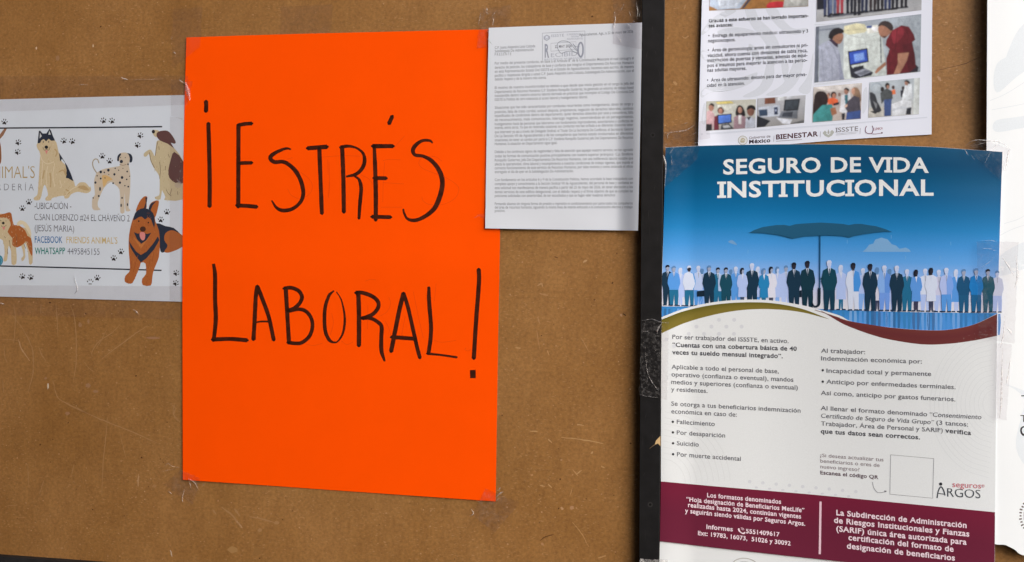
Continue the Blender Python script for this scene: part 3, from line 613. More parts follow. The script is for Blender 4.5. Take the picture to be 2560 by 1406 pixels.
for pts in (Z1((1850, 860), (1832, 940), (1820, 1030)), Z1((1870, 1100), (1880, 1200), (1870, 1300)), Z1((1860, 920), (1865, 960)), Z1((1970, 1010), (1985, 1050)), Z1((1940, 1150), (1935, 1200)), Z2((1830, 50), (1810, 120)), Z2((1890, 80), (1895, 120)), Z1((1750, 990), (1770, 1090), (1810, 1170)), Z2((1770, 60), (1790, 100), (1820, 130))): a.stroke(pts, 1.1, line, 3)
a.ellipse(*Z1((2085, 1375))[0], 8, 7, C(176, 160, 140), 3)
a.build('dog_drawing', flyer)
# shepherd
a = Art(dog_surf)
a.poly(Z2((1650, 420), (1760, 450), (1850, 470), (1925, 540), (1960, 600), (1960, 650), (1800, 700), (1745, 730), (1710, 720), (1690, 600)), navy, 1, 2)
a.poly(Z2((1760, 530), (1820, 495), (1890, 515), (1960, 570), (1960, 650), (1900, 695), (1800, 732), (1750, 722), (1785, 660), (1750, 600)), rust, 2, 3)
a.poly(Z2((1430, 340), (1400, 420), (1375, 540), (1370, 660), (1375, 760), (1385, 880), (1375, 940), (1335, 980), (1328, 1040), (1370, 1062), (1412, 1055), (1452, 970), (1490, 880), (1502, 838), (1550, 850), (1555, 960), (1515, 1010), (1520, 1078), (1605, 1083), (1620, 1020), (1632, 940), (1662, 860), (1692, 780), (1702, 640), (1692, 500), (1655, 400), (1640, 340), (1560, 270), (1480, 280)), rust, 3, 2)
FUR_SHAPE = Z2((1430, 340), (1400, 420), (1375, 540), (1370, 660), (1375, 760), (1385, 880), (1375, 940), (1335, 980), (1328, 1040), (1370, 1062), (1412, 1055), (1452, 970), (1490, 880), (1502, 838), (1550, 850), (1555, 960), (1515, 1010), (1520, 1078), (1605, 1083), (1620, 1020), (1632, 940), (1662, 860), (1692, 780), (1702, 640), (1692, 500), (1655, 400), (1640, 340), (1560, 270), (1480, 280))
fur(a, 150, (rust2, C(184, 112, 62)), 4, 150, (310, 520, 400, 716), 1.6)
a.poly(Z2((1450, 300), (1480, 200), (1530, 138), (1568, 140), (1562, 200), (1552, 270)), rust, 3, 3); a.poly(Z2((1548, 145), (1568, 142), (1562, 200), (1552, 268), (1532, 262), (1552, 200)), navy, 4)
a.poly(Z2((1585, 262), (1612, 200), (1688, 178), (1682, 260), (1650, 360), (1618, 310)), rust, 3, 3); a.poly(Z2((1582, 265), (1606, 210), (1665, 182), (1625, 230), (1600, 290)), navy, 4)
a.poly(Z2((1420, 388), (1440, 310), (1500, 265), (1570, 265), (1630, 310), (1648, 385), (1642, 470), (1612, 388), (1578, 355), (1545, 380), (1510, 350), (1470, 360)), navy, 4, 2)
for x, y in ((1478, 398), (1580, 414)): a.ellipse(*Z2((x, y))[0], 1.9, 2.2, C(36, 26, 24), 5)
a.ellipse(*Z2((1522, 482))[0], 7.4, 6.8, C(70, 42, 32), 5)
a.poly(Z2((1425, 515), (1470, 532), (1520, 520), (1565, 535), (1612, 520), (1560, 600), (1505, 638), (1460, 592)), navy, 5); a.poly(Z2((1488, 525), (1515, 512), (1545, 530), (1542, 588), (1515, 602), (1492, 570)), pink, 6, 3)
a.poly(Z2((1372, 610), (1400, 650), (1450, 722), (1500, 758), (1560, 722), (1630, 640), (1682, 560), (1698, 600), (1640, 700), (1560, 792), (1500, 838), (1440, 762), (1390, 680)), navy, 5)
a.poly(Z2((1440, 600), (1500, 690), (1560, 610), (1600, 560), (1500, 650), (1420, 560)), C(184, 112, 58), 4)
for pts in (Z2((1400, 820), (1395, 900)), Z2((1470, 760), (1440, 860), (1420, 940)), Z2((1600, 800), (1580, 900)), Z2((1640, 720), (1620, 830)), Z2((1400, 440), (1390, 560)), Z2((1350, 1020), (1360, 1045)), Z2((1560, 1040), (1565, 1070))): a.stroke(pts, 1.2, rust2, 5)
a.build('dog_drawing', flyer)
# akita
a = Art(dog_surf)
a.poly(Z2((-120, 380), (-60, 320), (0, 318), (50, 320), (92, 305), (120, 318), (150, 440), (270, 470), (330, 560), (345, 700), (347, 840), (310, 852), (298, 720), (260, 625), (270, 780), (235, 825), (228, 790), (250, 760), (220, 650), (172, 680), (178, 760), (172, 852), (123, 855), (118, 720), (90, 660), (82, 760), (70, 822), (34, 818), (50, 740), (28, 600), (-60, 560), (-120, 480)), cream, 1, 2)
FUR_SHAPE = Z2((-120, 380), (-60, 320), (0, 318), (50, 320), (92, 305), (120, 318), (150, 440), (270, 470), (330, 560), (345, 700), (347, 840), (310, 852), (298, 720), (260, 625), (270, 780), (235, 825), (228, 790), (250, 760), (220, 650), (172, 680), (178, 760), (172, 852), (123, 855), (118, 720), (90, 660), (82, 760), (70, 822), (34, 818), (50, 740), (28, 600), (-60, 560), (-120, 480))
fur(a, 90, (C(176, 152, 114), cream3), 3, 90, (0, 530, 84, 665), 1.5)
a.poly(Z2((0, 330), (60, 315), (95, 303), (122, 318), (132, 380), (150, 440), (200, 440), (270, 500), (292, 580), (250, 640), (182, 678), (130, 650), (132, 580), (80, 512), (115, 440), (95, 380), (50, 360), (0, 360)), rust, 2, 2)
a.poly(Z2((270, 560), (330, 580), (347, 700), (338, 770), (300, 680)), rust, 2, 2)
a.poly(Z2((178, 425), (215, 388), (280, 415), (325, 490), (332, 560), (290, 500), (240, 430), (190, 450)), cream3, 3, 2)
a.ellipse(*Z2((35, 418))[0], 3.4, 3.4, C(34, 30, 30), 3); a.stroke(Z2((10, 445), (35, 460), (70, 440)), 1, line, 3); a.poly(Z2((22, 458), (58, 458), (42, 498)), pink, 3)
for x, y in ((65, 395), (8, 392)): a.ellipse(*Z2((x, y))[0], 1.2, 1, line, 3)
for pts in (Z2((45, 560), (60, 580)), Z2((180, 540), (178, 650)), Z2((100, 600), (110, 680)), Z2((255, 640), (275, 690)), Z2((80, 690), (78, 750))): a.stroke(pts, 1, line, 3)
a.build('dog_drawing', flyer)
a = Art(dog_surf)
a.poly(Z1((80, 715), (40, 790), (0, 835), (-60, 900), (0, 780), (48, 715)), C(140, 100, 78), 1); a.poly(Z1((-40, 860), (2, 880), (16, 1000), (12, 1105), (-20, 1130), (-60, 1000)), C(134, 88, 58), 1, 3)
a.build('dog_drawing', flyer)
a = Art(dog_surf); a.ellipse(*Z2((-4, 815))[0], 8.6, 12.5, C(52, 122, 146), 1, 0, 20); a.stroke(Z2((0, 780), (20, 815), (8, 850)), 1.2, C(110, 170, 190), 2)
a.build('ball_drawing', flyer)

# ------------------------------------------------------------------ clinic news sheet (tilted)
def news_surf(x, y): return 0.0015 + 0.0005 * math.sin((x - 1740) / 120.0) * math.sin(y / 110.0) + 0.004 * ss(1810, 1745, x)
news = thing('clinic_news_sheet', 'tilted white news sheet with medical photographs above the blue insurance poster', 'printed sheet', wall(2038, 364, 0))
m = paper_material('news_paper', C(213, 215, 225, 0.95), 0.5, 0.3, 0.02)
sheet('paper_sheet', ([(1765, -330), (2050, -348), (2340, -366)], [(1745, 379), (1900, 367), (2080, 352), (2204, 343.5), (2329, 336.5)], [(1765, -330), (1755, 0), (1745, 379)], [(2340, -366), (2331, 0), (2329, 336.5)]), news_surf, m, news)
z4 = Z(1730, 0, 3.8); wm = C(200, 203, 211)
a = Art(news_surf)
for pts in (((110, 330), (260, 200), (420, 110), (330, 95), (180, 190), (95, 300)), ((500, 80), (560, 240), (700, 420), (740, 560), (700, 680), (800, 600), (830, 440), (760, 300), (640, 180), (590, 80)),
            ((700, 90), (820, 260), (960, 330), (1080, 300), (1090, 270), (960, 270), (860, 180), (800, 80)), ((100, 480), (260, 560), (330, 640), (240, 610), (100, 560)),
            ((95, 860), (260, 760), (460, 740), (620, 690), (560, 790), (380, 860), (180, 880), (95, 930)), ((480, 920), (640, 820), (700, 640), (720, 480), (780, 640), (760, 800), (640, 910)),
            ((700, 905), (860, 800), (960, 600), (1000, 420), (1060, 560), (1010, 760), (880, 890)), ((1010, 860), (1100, 720), (1150, 500), (1150, 640), (1120, 880)),
            ((240, 300), (420, 260), (600, 300), (480, 330), (320, 360)), ((540, 420), (620, 470), (640, 600), (560, 520)), ((110, 1000), (90, 1160), (130, 1170), (130, 1000)),
            ((1620, 900), (1660, 830), (1665, 1000), (1620, 1080)), ((860, 520), (920, 640), (880, 770), (850, 640)), ((1170, 230), (1300, 225), (1440, 212), (1400, 228), (1200, 244)), ((1180, 800), (1400, 770), (1640, 742), (1500, 775), (1200, 812))):
    a.poly(z4(*pts), wm, 1, 4)
a.build('leaf_pattern', news)
a = Art(news_surf); gk = C(62, 64, 76); nb = C(34, 36, 46)
for t, x0, y0, x1, y1, b in (('Gracias a este esfuerzo se han logrado Importan-', 1772, 56.6, 2020.8, 43.4, 1), ('tes avances:', 1771.5, 69, 1832, 66.2, 1),
    ('•  Entrega de equipamiento médico: ultrasonido y 3', 1770.8, 94.2, 2020.3, 81.6, 0), ('negatoscopios.', 1770.3, 106.6, 1839, 103.4, 0),
    ('•  Área de gerontología: antes sin consultorios ni pri-', 1769.5, 130.3, 2019.5, 117, 0), ('vacidad, ahora cuenta con divisiones de tabla roca,', 1769.3, 143.4, 2018.7, 130.4, 0),
    ('instalación de puertas y ventanas, además de equi-', 1769, 155.8, 2018.7, 142.3, 0), ('pos e insumos para mejorar la atención a las perso-', 1768.7, 168.4, 2018, 154.7, 0), ('nas adultas mayores.', 1768.5, 180.3, 1866, 175, 0),
    ('•  Área de ultrasonido: división para dar mayor priva-', 1767.6, 205.3, 2016.8, 190.2, 0), ('cidad en la atención.', 1767.4, 218, 1861.6, 212.6, 0)):
    a.text(t, x0, y0, x1, y1, 8.2, nb if b else gk, .018 if b else .006, 8)
    if t.endswith(('avances:', 'copios.', 'mayores.', 'atención.')): a.build('text_paragraph', news); a = Art(news_surf)
import numpy as np
def vnoise(X, Y, seed, size):
    """smooth lattice noise for the tones inside a printed photograph"""
    rs = np.random.RandomState(seed); g = rs.rand(64, 64)
    fx = (X / size) % 63; fy = (Y / size) % 63; ix = fx.astype(int); iy = fy.astype(int); tx_ = fx - ix; ty_ = fy - iy
    tx_ = tx_ * tx_ * (3 - 2 * tx_); ty_ = ty_ * ty_ * (3 - 2 * ty_)
    return (g[iy, ix] * (1 - tx_) + g[iy, ix + 1] * tx_) * (1 - ty_) + (g[iy + 1, ix] * (1 - tx_) + g[iy + 1, ix + 1] * tx_) * ty_
class PhotoPrint:
    """a printed photograph: shapes blended into a fine grid of ink dots (vertex colours) with soft edges, tones and grain"""
    def __init__(s): s.shapes = []
    def band(s, top, bot, cols, layer, nx, ny): s.q = (top[0], top[1], bot[1], bot[0]); s.bg = cols
    def poly(s, pts, col, layer=1, smooth=0):
        if smooth: pts = spline(pts, smooth, True)
        s.shapes.append((layer, 0, [(p[0], p[1]) for p in pts], col))
    def ellipse(s, x, y, rx, ry, col, layer=1, *_): s.shapes.append((layer, 1, (x, y, rx, ry), col))
    def stroke(s, pts, w, col, layer=1, n=6, *_): s.shapes.append((layer, 2, (spline(pts, n) if n else pts, w), col))
    def build(s, name, parent):
        a, b, c, d = (np.array(p) for p in s.q)
        nu = int(np.linalg.norm(b - a) / 1.35); nv = int(max(np.linalg.norm(d - a), np.linalg.norm(c - b)) / 1.35)
        def grid(ou, ov):
            u = ((np.arange(nu + 1) + ou) / nu)[None, :, None]; v = ((np.arange(nv + 1) + ov) / nv)[:, None, None]
            p = (a * (1 - u) + b * u) * (1 - v) + (d * (1 - u) + c * u) * v
            return p[..., 0], p[..., 1], np.broadcast_to(v[..., 0], p.shape[:2])
        order = sorted(range(len(s.shapes)), key=lambda i: s.shapes[i][0])
        tot = 0
        for ou, ov in ((-.25, -.25), (.25, -.25), (-.25, .25), (.25, .25)):
            X, Y, V = grid(ou, ov); bg = np.array([k[:3] for k in s.bg]); z = np.clip(V, 0, 1) * (len(bg) - 1); i0 = np.minimum(z.astype(int), len(bg) - 2); f = (z - i0)[..., None]
            img = bg[i0] * (1 - f) + bg[i0 + 1] * f
            img = img * (0.86 + 0.28 * vnoise(X, Y, 5, 26.0))[..., None] * (0.95 + 0.1 * vnoise(X, Y, 6, 7.0))[..., None]
            for k in order:
                _, kind, g, col = s.shapes[k]
                if kind == 0:
                    m = np.zeros(X.shape, bool); N = len(g)
                    for i in range(N):
                        x1, y1 = g[i]; x2, y2 = g[(i + 1) % N]
                        if y1 == y2: continue
                        m ^= ((Y > y1) != (Y > y2)) & (X < (x2 - x1) * (Y - y1) / (y2 - y1) + x1)
                    xs = [p[0] for p in g]; ys = [p[1] for p in g]
                elif kind == 1:
                    x, y, rx_, ry_ = g; m = ((X - x) / rx_) ** 2 + ((Y - y) / ry_) ** 2 < 1; xs = (x - rx_, x + rx_); ys = (y - ry_, y + ry_)
                else:
                    pts, w = g; m = np.zeros(X.shape, bool); xs = ys = (0, 1)
                    for p, q_ in zip(pts, pts[1:]):
                        dx, dy = q_[0] - p[0], q_[1] - p[1]; t = np.clip(((X - p[0]) * dx + (Y - p[1]) * dy) / (dx * dx + dy * dy + 1e-9), 0, 1)
                        m |= (X - p[0] - t * dx) ** 2 + (Y - p[1] - t * dy) ** 2 < (w * .55) ** 2
                if not m.any(): continue
                sx_ = (X - sum(xs) / len(xs)) / (max(xs) - min(xs) + 1e-6); sy_ = (Y - sum(ys) / len(ys)) / (max(ys) - min(ys) + 1e-6)
                tone = (1 + (0.0 if kind == 2 else -0.22 * sx_ - 0.14 * sy_)) * (0.82 + 0.36 * vnoise(X * 1.0, Y * .7, 11 + k, 7.0)) * (0.90 + 0.20 * vnoise(X, Y, 71 + k, 3.2))
                img = np.where(m[..., None], np.array(col[:3]) * tone[..., None], img)
            tot = tot + img / 4
        k1 = np.array([.27, .46, .27])      # the slight softness of a printed snapshot
        for ax in (0, 1):
            P_ = np.pad(tot, [(1, 1) if i == ax else (0, 0) for i in range(3)], mode='edge'); n_ = tot.shape[ax]
            tot = sum(k1[j] * np.take(P_, range(j, j + n_), axis=ax) for j in range(3))
        X, Y, V = grid(0, 0)
        tot = tot * (0.93 + 0.14 * np.random.RandomState(3).rand(*X.shape))[..., None]
        vs = [wall(x, y, news_surf(x, y) + 8 * LAYER) for x, y in zip(X.ravel(), Y.ravel())]
        n1 = nu + 1
        fs = [(j * n1 + i, (j + 1) * n1 + i, (j + 1) * n1 + i + 1, j * n1 + i + 1) for j in range(nv) for i in range(nu)]
        cols = [(float(r), float(g), float(b_), 1.0) for r, g, b_ in tot.reshape(-1, 3)]
        return make(name, vs, fs, PHOTO, parent, cols)
def photo(fn):
    a = PhotoPrint(); fn(a); a.build('photo_print', news)
def P(a, col, *pts, l=3, s=0): a.poly(z4(*pts), C(*col), l + 5, s)
def El(a, col, x, y, rx, ry, l=4): a.ellipse(*z4((x, y))[0], rx / 3.8, ry / 3.8, C(*col), l + 5)
def quad(a, pts, cols, l=2):
    p = z4(*pts); a.band([p[0], p[1]], [p[3], p[2]], [C(*c) for c in cols], l + 4, 16, 8)
def ph_a(a):
    quad(a, ((165, -300), (1105, -340), (1105, 62), (163, 103)), ((120, 90, 60), (150, 108, 62), (158, 114, 66)))
    P(a, (176, 188, 205), (165, -60), (575, -70), (455, 84), (245, 97), (195, 70), (165, 60)); P(a, (60, 64, 80), (545, -20), (575, -20), (490, 84), (468, 86), l=4); P(a, (206, 212, 222), (240, -20), (500, -30), (420, 70), (260, 80), l=4)
    for k in range(6): a.stroke(z4((270, 2 + k * 12), (440 - k * 8, -6 + k * 12)), .7, C(150, 160, 180), 11, 0)
    P(a, (150, 104, 58), (600, -10), (780, -20), (710, 75), (500, 88), l=4); P(a, (180, 48, 56), (735, 25), (872, 15), (862, 72), (712, 78), l=4, s=2); P(a, (160, 160, 156), (880, -20), (1105, -40), (1104, 62), (865, 72), l=4); P(a, (190, 190, 186), (930, 0), (1050, -20), (1000, 50), l=5, s=3)
photo(ph_a)
def ph_b(a):
    quad(a, ((1188, -300), (2182, -400), (2180, 97), (1182, 210)), ((110, 118, 128), (150, 152, 156), (166, 166, 168)))
    P(a, (34, 36, 46), (1186, -60), (1255, -70), (1255, 88), (1186, 95))
    r2 = random.Random(5)
    P(a, (86, 88, 96), (1265, 150), (2050, 60), (2060, 75), (1300, 172), l=3)
    for k, (x, c, b) in enumerate(((1285, (44, 52, 84), 150), (1340, (88, 100, 130), 132), (1408, (150, 50, 62), 128), (1500, (30, 34, 46), 118), (1570, (28, 30, 40), 136), (1640, (34, 42, 66), 112), (1720, (44, 36, 40), 100), (1790, (32, 30, 36), 96), (1860, (40, 50, 84), 88), (1930, (26, 28, 38), 78), (2015, (28, 28, 36), 66))):
        for dx in (-22, 16):
            P(a, c, (x + dx - 14, -60), (x + dx + 18, -62), (x + dx + 12, b + 6 + (dx > 0) * -8), (x + dx - 12, b + 8), l=4)
            P(a, (22, 22, 28), (x + dx - 14, b), (x + dx + 16, b - 6), (x + dx + 20, b + 8), (x + dx - 12, b + 14), l=5)
    for x in (1330, 1560, 1720, 1880): P(a, (34, 34, 42), (x, 136 - (x - 1330) * .1), (x + 90, 122 - (x - 1330) * .1), (x + 70, 148 - (x - 1330) * .1), (x + 10, 154 - (x - 1330) * .1), l=3)
photo(ph_b)
def ph_c(a):
    quad(a, ((1178, 255), (2178, 135), (2170, 683), (1162, 787)), ((150, 156, 166), (168, 176, 182), (178, 184, 188)))
    P(a, (98, 104, 116), (1178, 256), (1208, 252), (1200, 783), (1163, 787)); P(a, (120, 126, 138), (1208, 282), (1400, 262), (1400, 275), (1208, 296))
    P(a, (196, 202, 198), (1440, 300), (1790, 255), (1850, 716), (1440, 757)); P(a, (150, 158, 166), (1795, 185), (2178, 140), (2170, 683), (1850, 716))
    P(a, (212, 206, 172), (1446, 250), (1560, 222), (1640, 232), (1665, 285), (1640, 310), (1490, 332), (1440, 312), l=4); P(a, (190, 184, 150), (1450, 285), (1660, 270), (1655, 282), (1450, 298), l=5)
    P(a, (222, 222, 214), (1650, 250), (1780, 238), (1800, 300), (1670, 322), l=4); P(a, (60, 82, 140), (1655, 250), (1710, 245), (1710, 268), (1660, 270), l=5); P(a, (230, 230, 232), (1700, 265), (1770, 262), (1740, 305), l=5, s=3)
    for pts in (((1500, 340), (1640, 360), (1780, 330)), ((1560, 430), (1650, 420), (1720, 440)), ((1640, 370), (1670, 560))): a.stroke(z4(*pts), 1.6, C(176, 182, 180), 10)
    a.stroke(z4((1790, 330), (1797, 595)), 2.2, C(66, 72, 84), 10, 0)
    P(a, (160, 164, 180), (1203, 440), (1240, 412), (1300, 385), (1372, 430), (1402, 500), (1422, 640), (1448, 758), (1270, 775), (1205, 782), (1212, 600), l=5); P(a, (136, 140, 158), (1395, 470), (1422, 640), (1448, 758), (1405, 762), (1392, 600), l=6)
    for pts in (((1240, 560), (1250, 700), (1262, 770)), ((1300, 400), (1350, 470), (1385, 560)), ((1230, 470), (1240, 540)), ((1330, 600), (1335, 760))): a.stroke(z4(*pts), 1.3, C(132, 136, 152), 12)
    P(a, (58, 46, 62), (1298, 380), (1330, 372), (1388, 412), (1385, 452), (1360, 440), l=6); P(a, (150, 108, 88), (1330, 345), (1400, 308), (1437, 332), (1432, 380), (1402, 420), (1360, 402), (1335, 372), l=7, s=3)
    P(a, (36, 32, 36), (1296, 362), (1310, 305), (1350, 272), (1400, 266), (1442, 290), (1437, 315), (1395, 322), (1347, 348), (1335, 374), l=8, s=2); a.stroke(z4((1395, 392), (1425, 385)), 1.2, C(52, 40, 40), 14, 0)
    P(a, (34, 30, 40), (1985, 690), (2120, 610), (2152, 640), (2142, 687), (1975, 703), l=5)
    P(a, (94, 24, 34), (1848, 380), (1900, 290), (1990, 242), (2060, 255), (2108, 330), (2122, 380), (2092, 402), (2118, 520), (2128, 640), (2060, 692), (1850, 716), (1845, 560), (1878, 470), (1838, 430), l=6)
    P(a, (76, 18, 28), (1990, 430), (2090, 402), (2118, 520), (2128, 640), (2060, 690), (2030, 560), l=7); P(a, (128, 38, 50), (1900, 300), (1990, 258), (2010, 330), (1920, 420), l=7, s=3)
    for pts in (((1950, 270), (1940, 380), (1930, 480)), ((1870, 480), (1880, 700)), ((2030, 270), (2060, 360))): a.stroke(z4(*pts), 1.3, C(70, 16, 26), 14)
    a.ellipse(*z4((1975, 345))[0], 2, 2, C(190, 170, 170), 8)
    P(a, (158, 114, 92), (1955, 510), (2062, 500), (2040, 580), (1972, 702), (1915, 706), (1955, 610), l=8); P(a, (150, 106, 84), (1840, 585), (1760, 650), (1735, 690), (1750, 702), (1845, 620), l=5)
    P(a, (152, 108, 88), (1768, 265), (1800, 240), (1870, 250), (1902, 290), (1860, 342), (1825, 364), (1790, 345), (1773, 310), l=7, s=3); P(a, (58, 48, 48), (1762, 258), (1788, 215), (1835, 198), (1892, 220), (1914, 268), (1890, 295), (1850, 262), (1800, 242), l=8, s=2)
    a.ellipse(*z4((1862, 285))[0], 2.2, 3.2, C(136, 92, 74), 9); P(a, (70, 52, 50), (1800, 345), (1850, 345), (1832, 366), l=8)
    P(a, (26, 26, 38), (1480, 490), (1667, 458), (1680, 590), (1494, 628), l=6); P(a, (54, 82, 176), (1494, 500), (1657, 472), (1668, 582), (1505, 612), l=7); P(a, (108, 142, 216), (1535, 516), (1632, 498), (1642, 570), (1546, 588), l=8)
    for k in range(4): a.stroke(z4((1550, 530 + k * 14), (1625, 516 + k * 14)), .8, C(170, 196, 238), 15, 0)
    P(a, (40, 42, 52), (1490, 600), (1530, 650), (1625, 640), (1722, 690), (1702, 720), (1560, 748), (1510, 735), l=6); P(a, (138, 142, 154), (1538, 690), (1645, 650), (1702, 685), (1600, 728), l=7); P(a, (30, 32, 40), (1535, 640), (1630, 622), (1632, 640), (1540, 662), l=8)
    for k in range(5): a.stroke(z4((1565 + k * 18, 702 - k * 7), (1622 + k * 16, 712 - k * 8)), 1.4, C(66, 70, 82), 14, 0)
photo(ph_c)
def ph_d(a):
    quad(a, ((137, 965), (607, 945), (600, 1215), (133, 1245)), ((178, 176, 164), (186, 186, 178), (150, 148, 146)))
    P(a, (214, 196, 118), (225, 972), (372, 962), (400, 985), (245, 992)); P(a, (206, 206, 196), (240, 1000), (424, 988), (400, 1150), (260, 1110))
    a.stroke(z4((270, 1000), (330, 1060), (410, 1000)), 1.4, C(176, 176, 168), 10)
    P(a, (194, 158, 162), (138, 1060), (180, 1048), (216, 1090), (208, 1180), (192, 1225), (136, 1225), l=4); El(a, (160, 116, 100), 183, 1022, 26, 36, 5); P(a, (50, 40, 40), (158, 1010), (180, 980), (210, 995), (208, 1018), (180, 1000), l=6, s=2); P(a, (34, 32, 38), (136, 1180), (190, 1180), (190, 1240), (134, 1244), l=5)
    El(a, (88, 56, 50), 274, 1052, 32, 34, 4); El(a, (176, 128, 110), 272, 1058, 19, 25, 5); P(a, (98, 38, 52), (212, 1110), (250, 1092), (258, 1238), (206, 1240), l=5)
    P(a, (24, 26, 36), (240, 1092), (376, 1080), (378, 1168), (244, 1186), l=6); P(a, (84, 122, 206), (250, 1102), (368, 1090), (370, 1158), (254, 1174), l=7)
    P(a, (52, 54, 60), (280, 1186), (350, 1175), (400, 1225), (270, 1235), l=5); P(a, (170, 172, 176), (290, 1195), (345, 1188), (370, 1212), (300, 1220), l=6)
    P(a, (36, 32, 34), (430, 1015), (455, 1000), (488, 1025), (508, 1095), (480, 1110), (425, 1105), (412, 1070), l=5, s=2); El(a, (172, 130, 114), 456, 1048, 20, 30, 6)
    P(a, (146, 120, 128), (398, 1115), (450, 1090), (512, 1115), (505, 1222), (394, 1228), l=6); P(a, (206, 204, 204), (440, 1098), (470, 1095), (468, 1180), (442, 1180), l=7)
    El(a, (120, 84, 72), 558, 1058, 36, 46, 6); P(a, (32, 30, 32), (520, 1050), (530, 1010), (570, 998), (602, 1020), (602, 1050), (560, 1030), l=7, s=2); P(a, (172, 176, 188), (495, 1135), (560, 1112), (602, 1132), (600, 1215), (488, 1222), l=5); P(a, (50, 50, 64), (520, 1115), (560, 1110), (540, 1150), l=7)
photo(ph_d)
def ph_e(a):
    quad(a, ((622, 937), (1080, 905), (1065, 1168), (615, 1213)), ((172, 172, 176), (158, 158, 162), (134, 132, 130)))
    P(a, (118, 76, 60), (690, 936), (792, 928), (792, 985), (690, 992)); P(a, (92, 60, 48), (720, 945), (725, 988), (732, 988), (728, 944), l=4); P(a, (206, 208, 210), (815, 920), (872, 915), (872, 955), (815, 960)); P(a, (190, 192, 198), (900, 912), (960, 908), (960, 942), (900, 946))
    P(a, (188, 194, 206), (628, 1022), (832, 998), (838, 1102), (640, 1118), l=4); P(a, (54, 70, 92), (634, 1046), (716, 1038), (718, 1100), (640, 1106), l=5); P(a, (42, 52, 76), (778, 1022), (814, 1017), (816, 1088), (782, 1092), l=5); El(a, (150, 158, 180), 797, 1050, 10, 12, 6)
    P(a, (34, 38, 44), (880, 950), (1028, 938), (1008, 1052), (868, 1056), l=5); P(a, (60, 66, 74), (892, 960), (1016, 950), (1000, 1040), (882, 1044), l=6); P(a, (104, 108, 116), (850, 1060), (1005, 1046), (1002, 1130), (818, 1122), l=5); P(a, (62, 66, 76), (868, 1072), (960, 1062), (950, 1112), (850, 1108), l=6)
    P(a, (38, 40, 46), (618, 1100), (745, 1150), (690, 1206), (616, 1212), l=5); P(a, (206, 208, 216), (800, 1120), (952, 1138), (930, 1182), (860, 1176), l=6); P(a, (90, 90, 92), (900, 1185), (1065, 1140), (1065, 1168), l=4)
photo(ph_e)
def ph_f(a):
    quad(a, ((1155, 830), (1615, 790), (1605, 1130), (1143, 1165)), ((196, 188, 182), (170, 158, 154), (178, 166, 158)))
    P(a, (206, 200, 196), (1156, 832), (1614, 792), (1500, 850), (1300, 870))
    for x in (1400, 1350, 1300, 1250): El(a, (120, 96, 90), x, 900, 14, 18, 3)
    El(a, (44, 34, 34), 1345, 905, 28, 32, 4); El(a, (170, 120, 100), 1350, 912, 18, 24, 5); P(a, (214, 98, 60), (1290, 950), (1330, 930), (1388, 950), (1372, 1002), (1300, 995), l=5, s=2)
    P(a, (206, 206, 210), (1420, 905), (1500, 880), (1515, 960), (1460, 1090), (1400, 1060), (1412, 980), l=4); El(a, (152, 112, 96), 1466, 868, 22, 32, 5); P(a, (46, 40, 42), (1440, 855), (1462, 832), (1492, 850), (1490, 868), (1460, 850), l=6, s=2); P(a, (62, 112, 124), (1450, 905), (1482, 900), (1478, 985), (1455, 990), l=5); a.stroke(z4((1450, 940), (1480, 960)), 1, C(40, 60, 80), 12, 0)
    P(a, (134, 108, 88), (1525, 842), (1560, 832), (1590, 860), (1607, 950), (1570, 1000), (1535, 930), l=5, s=2); El(a, (184, 140, 118), 1532, 868, 18, 30, 6)
    P(a, (74, 70, 80), (1480, 962), (1540, 910), (1592, 930), (1604, 1050), (1480, 1072), (1448, 1012), l=6); P(a, (58, 78, 130), (1470, 1070), (1604, 1050), (1604, 1130), (1462, 1140), l=6); P(a, (206, 170, 150), (1450, 1008), (1475, 990), (1478, 1010), (1455, 1025), l=7)
    P(a, (44, 34, 36), (1165, 905), (1215, 868), (1268, 880), (1294, 940), (1272, 1012), (1200, 1092), (1148, 1110), l=5, s=2); El(a, (178, 132, 112), 1288, 925, 16, 30, 4); P(a, (62, 132, 132), (1236, 1002), (1330, 990), (1345, 1060), (1332, 1150), (1146, 1164), (1150, 1092), l=6); P(a, (150, 100, 74), (1312, 1032), (1362, 1020), (1378, 1080), (1330, 1102), l=7)
    P(a, (34, 34, 42), (1340, 985), (1400, 970), (1395, 995), (1345, 1005), l=7); P(a, (36, 36, 44), (1420, 1080), (1455, 1075), (1448, 1138), (1425, 1142), l=5)
photo(ph_f)
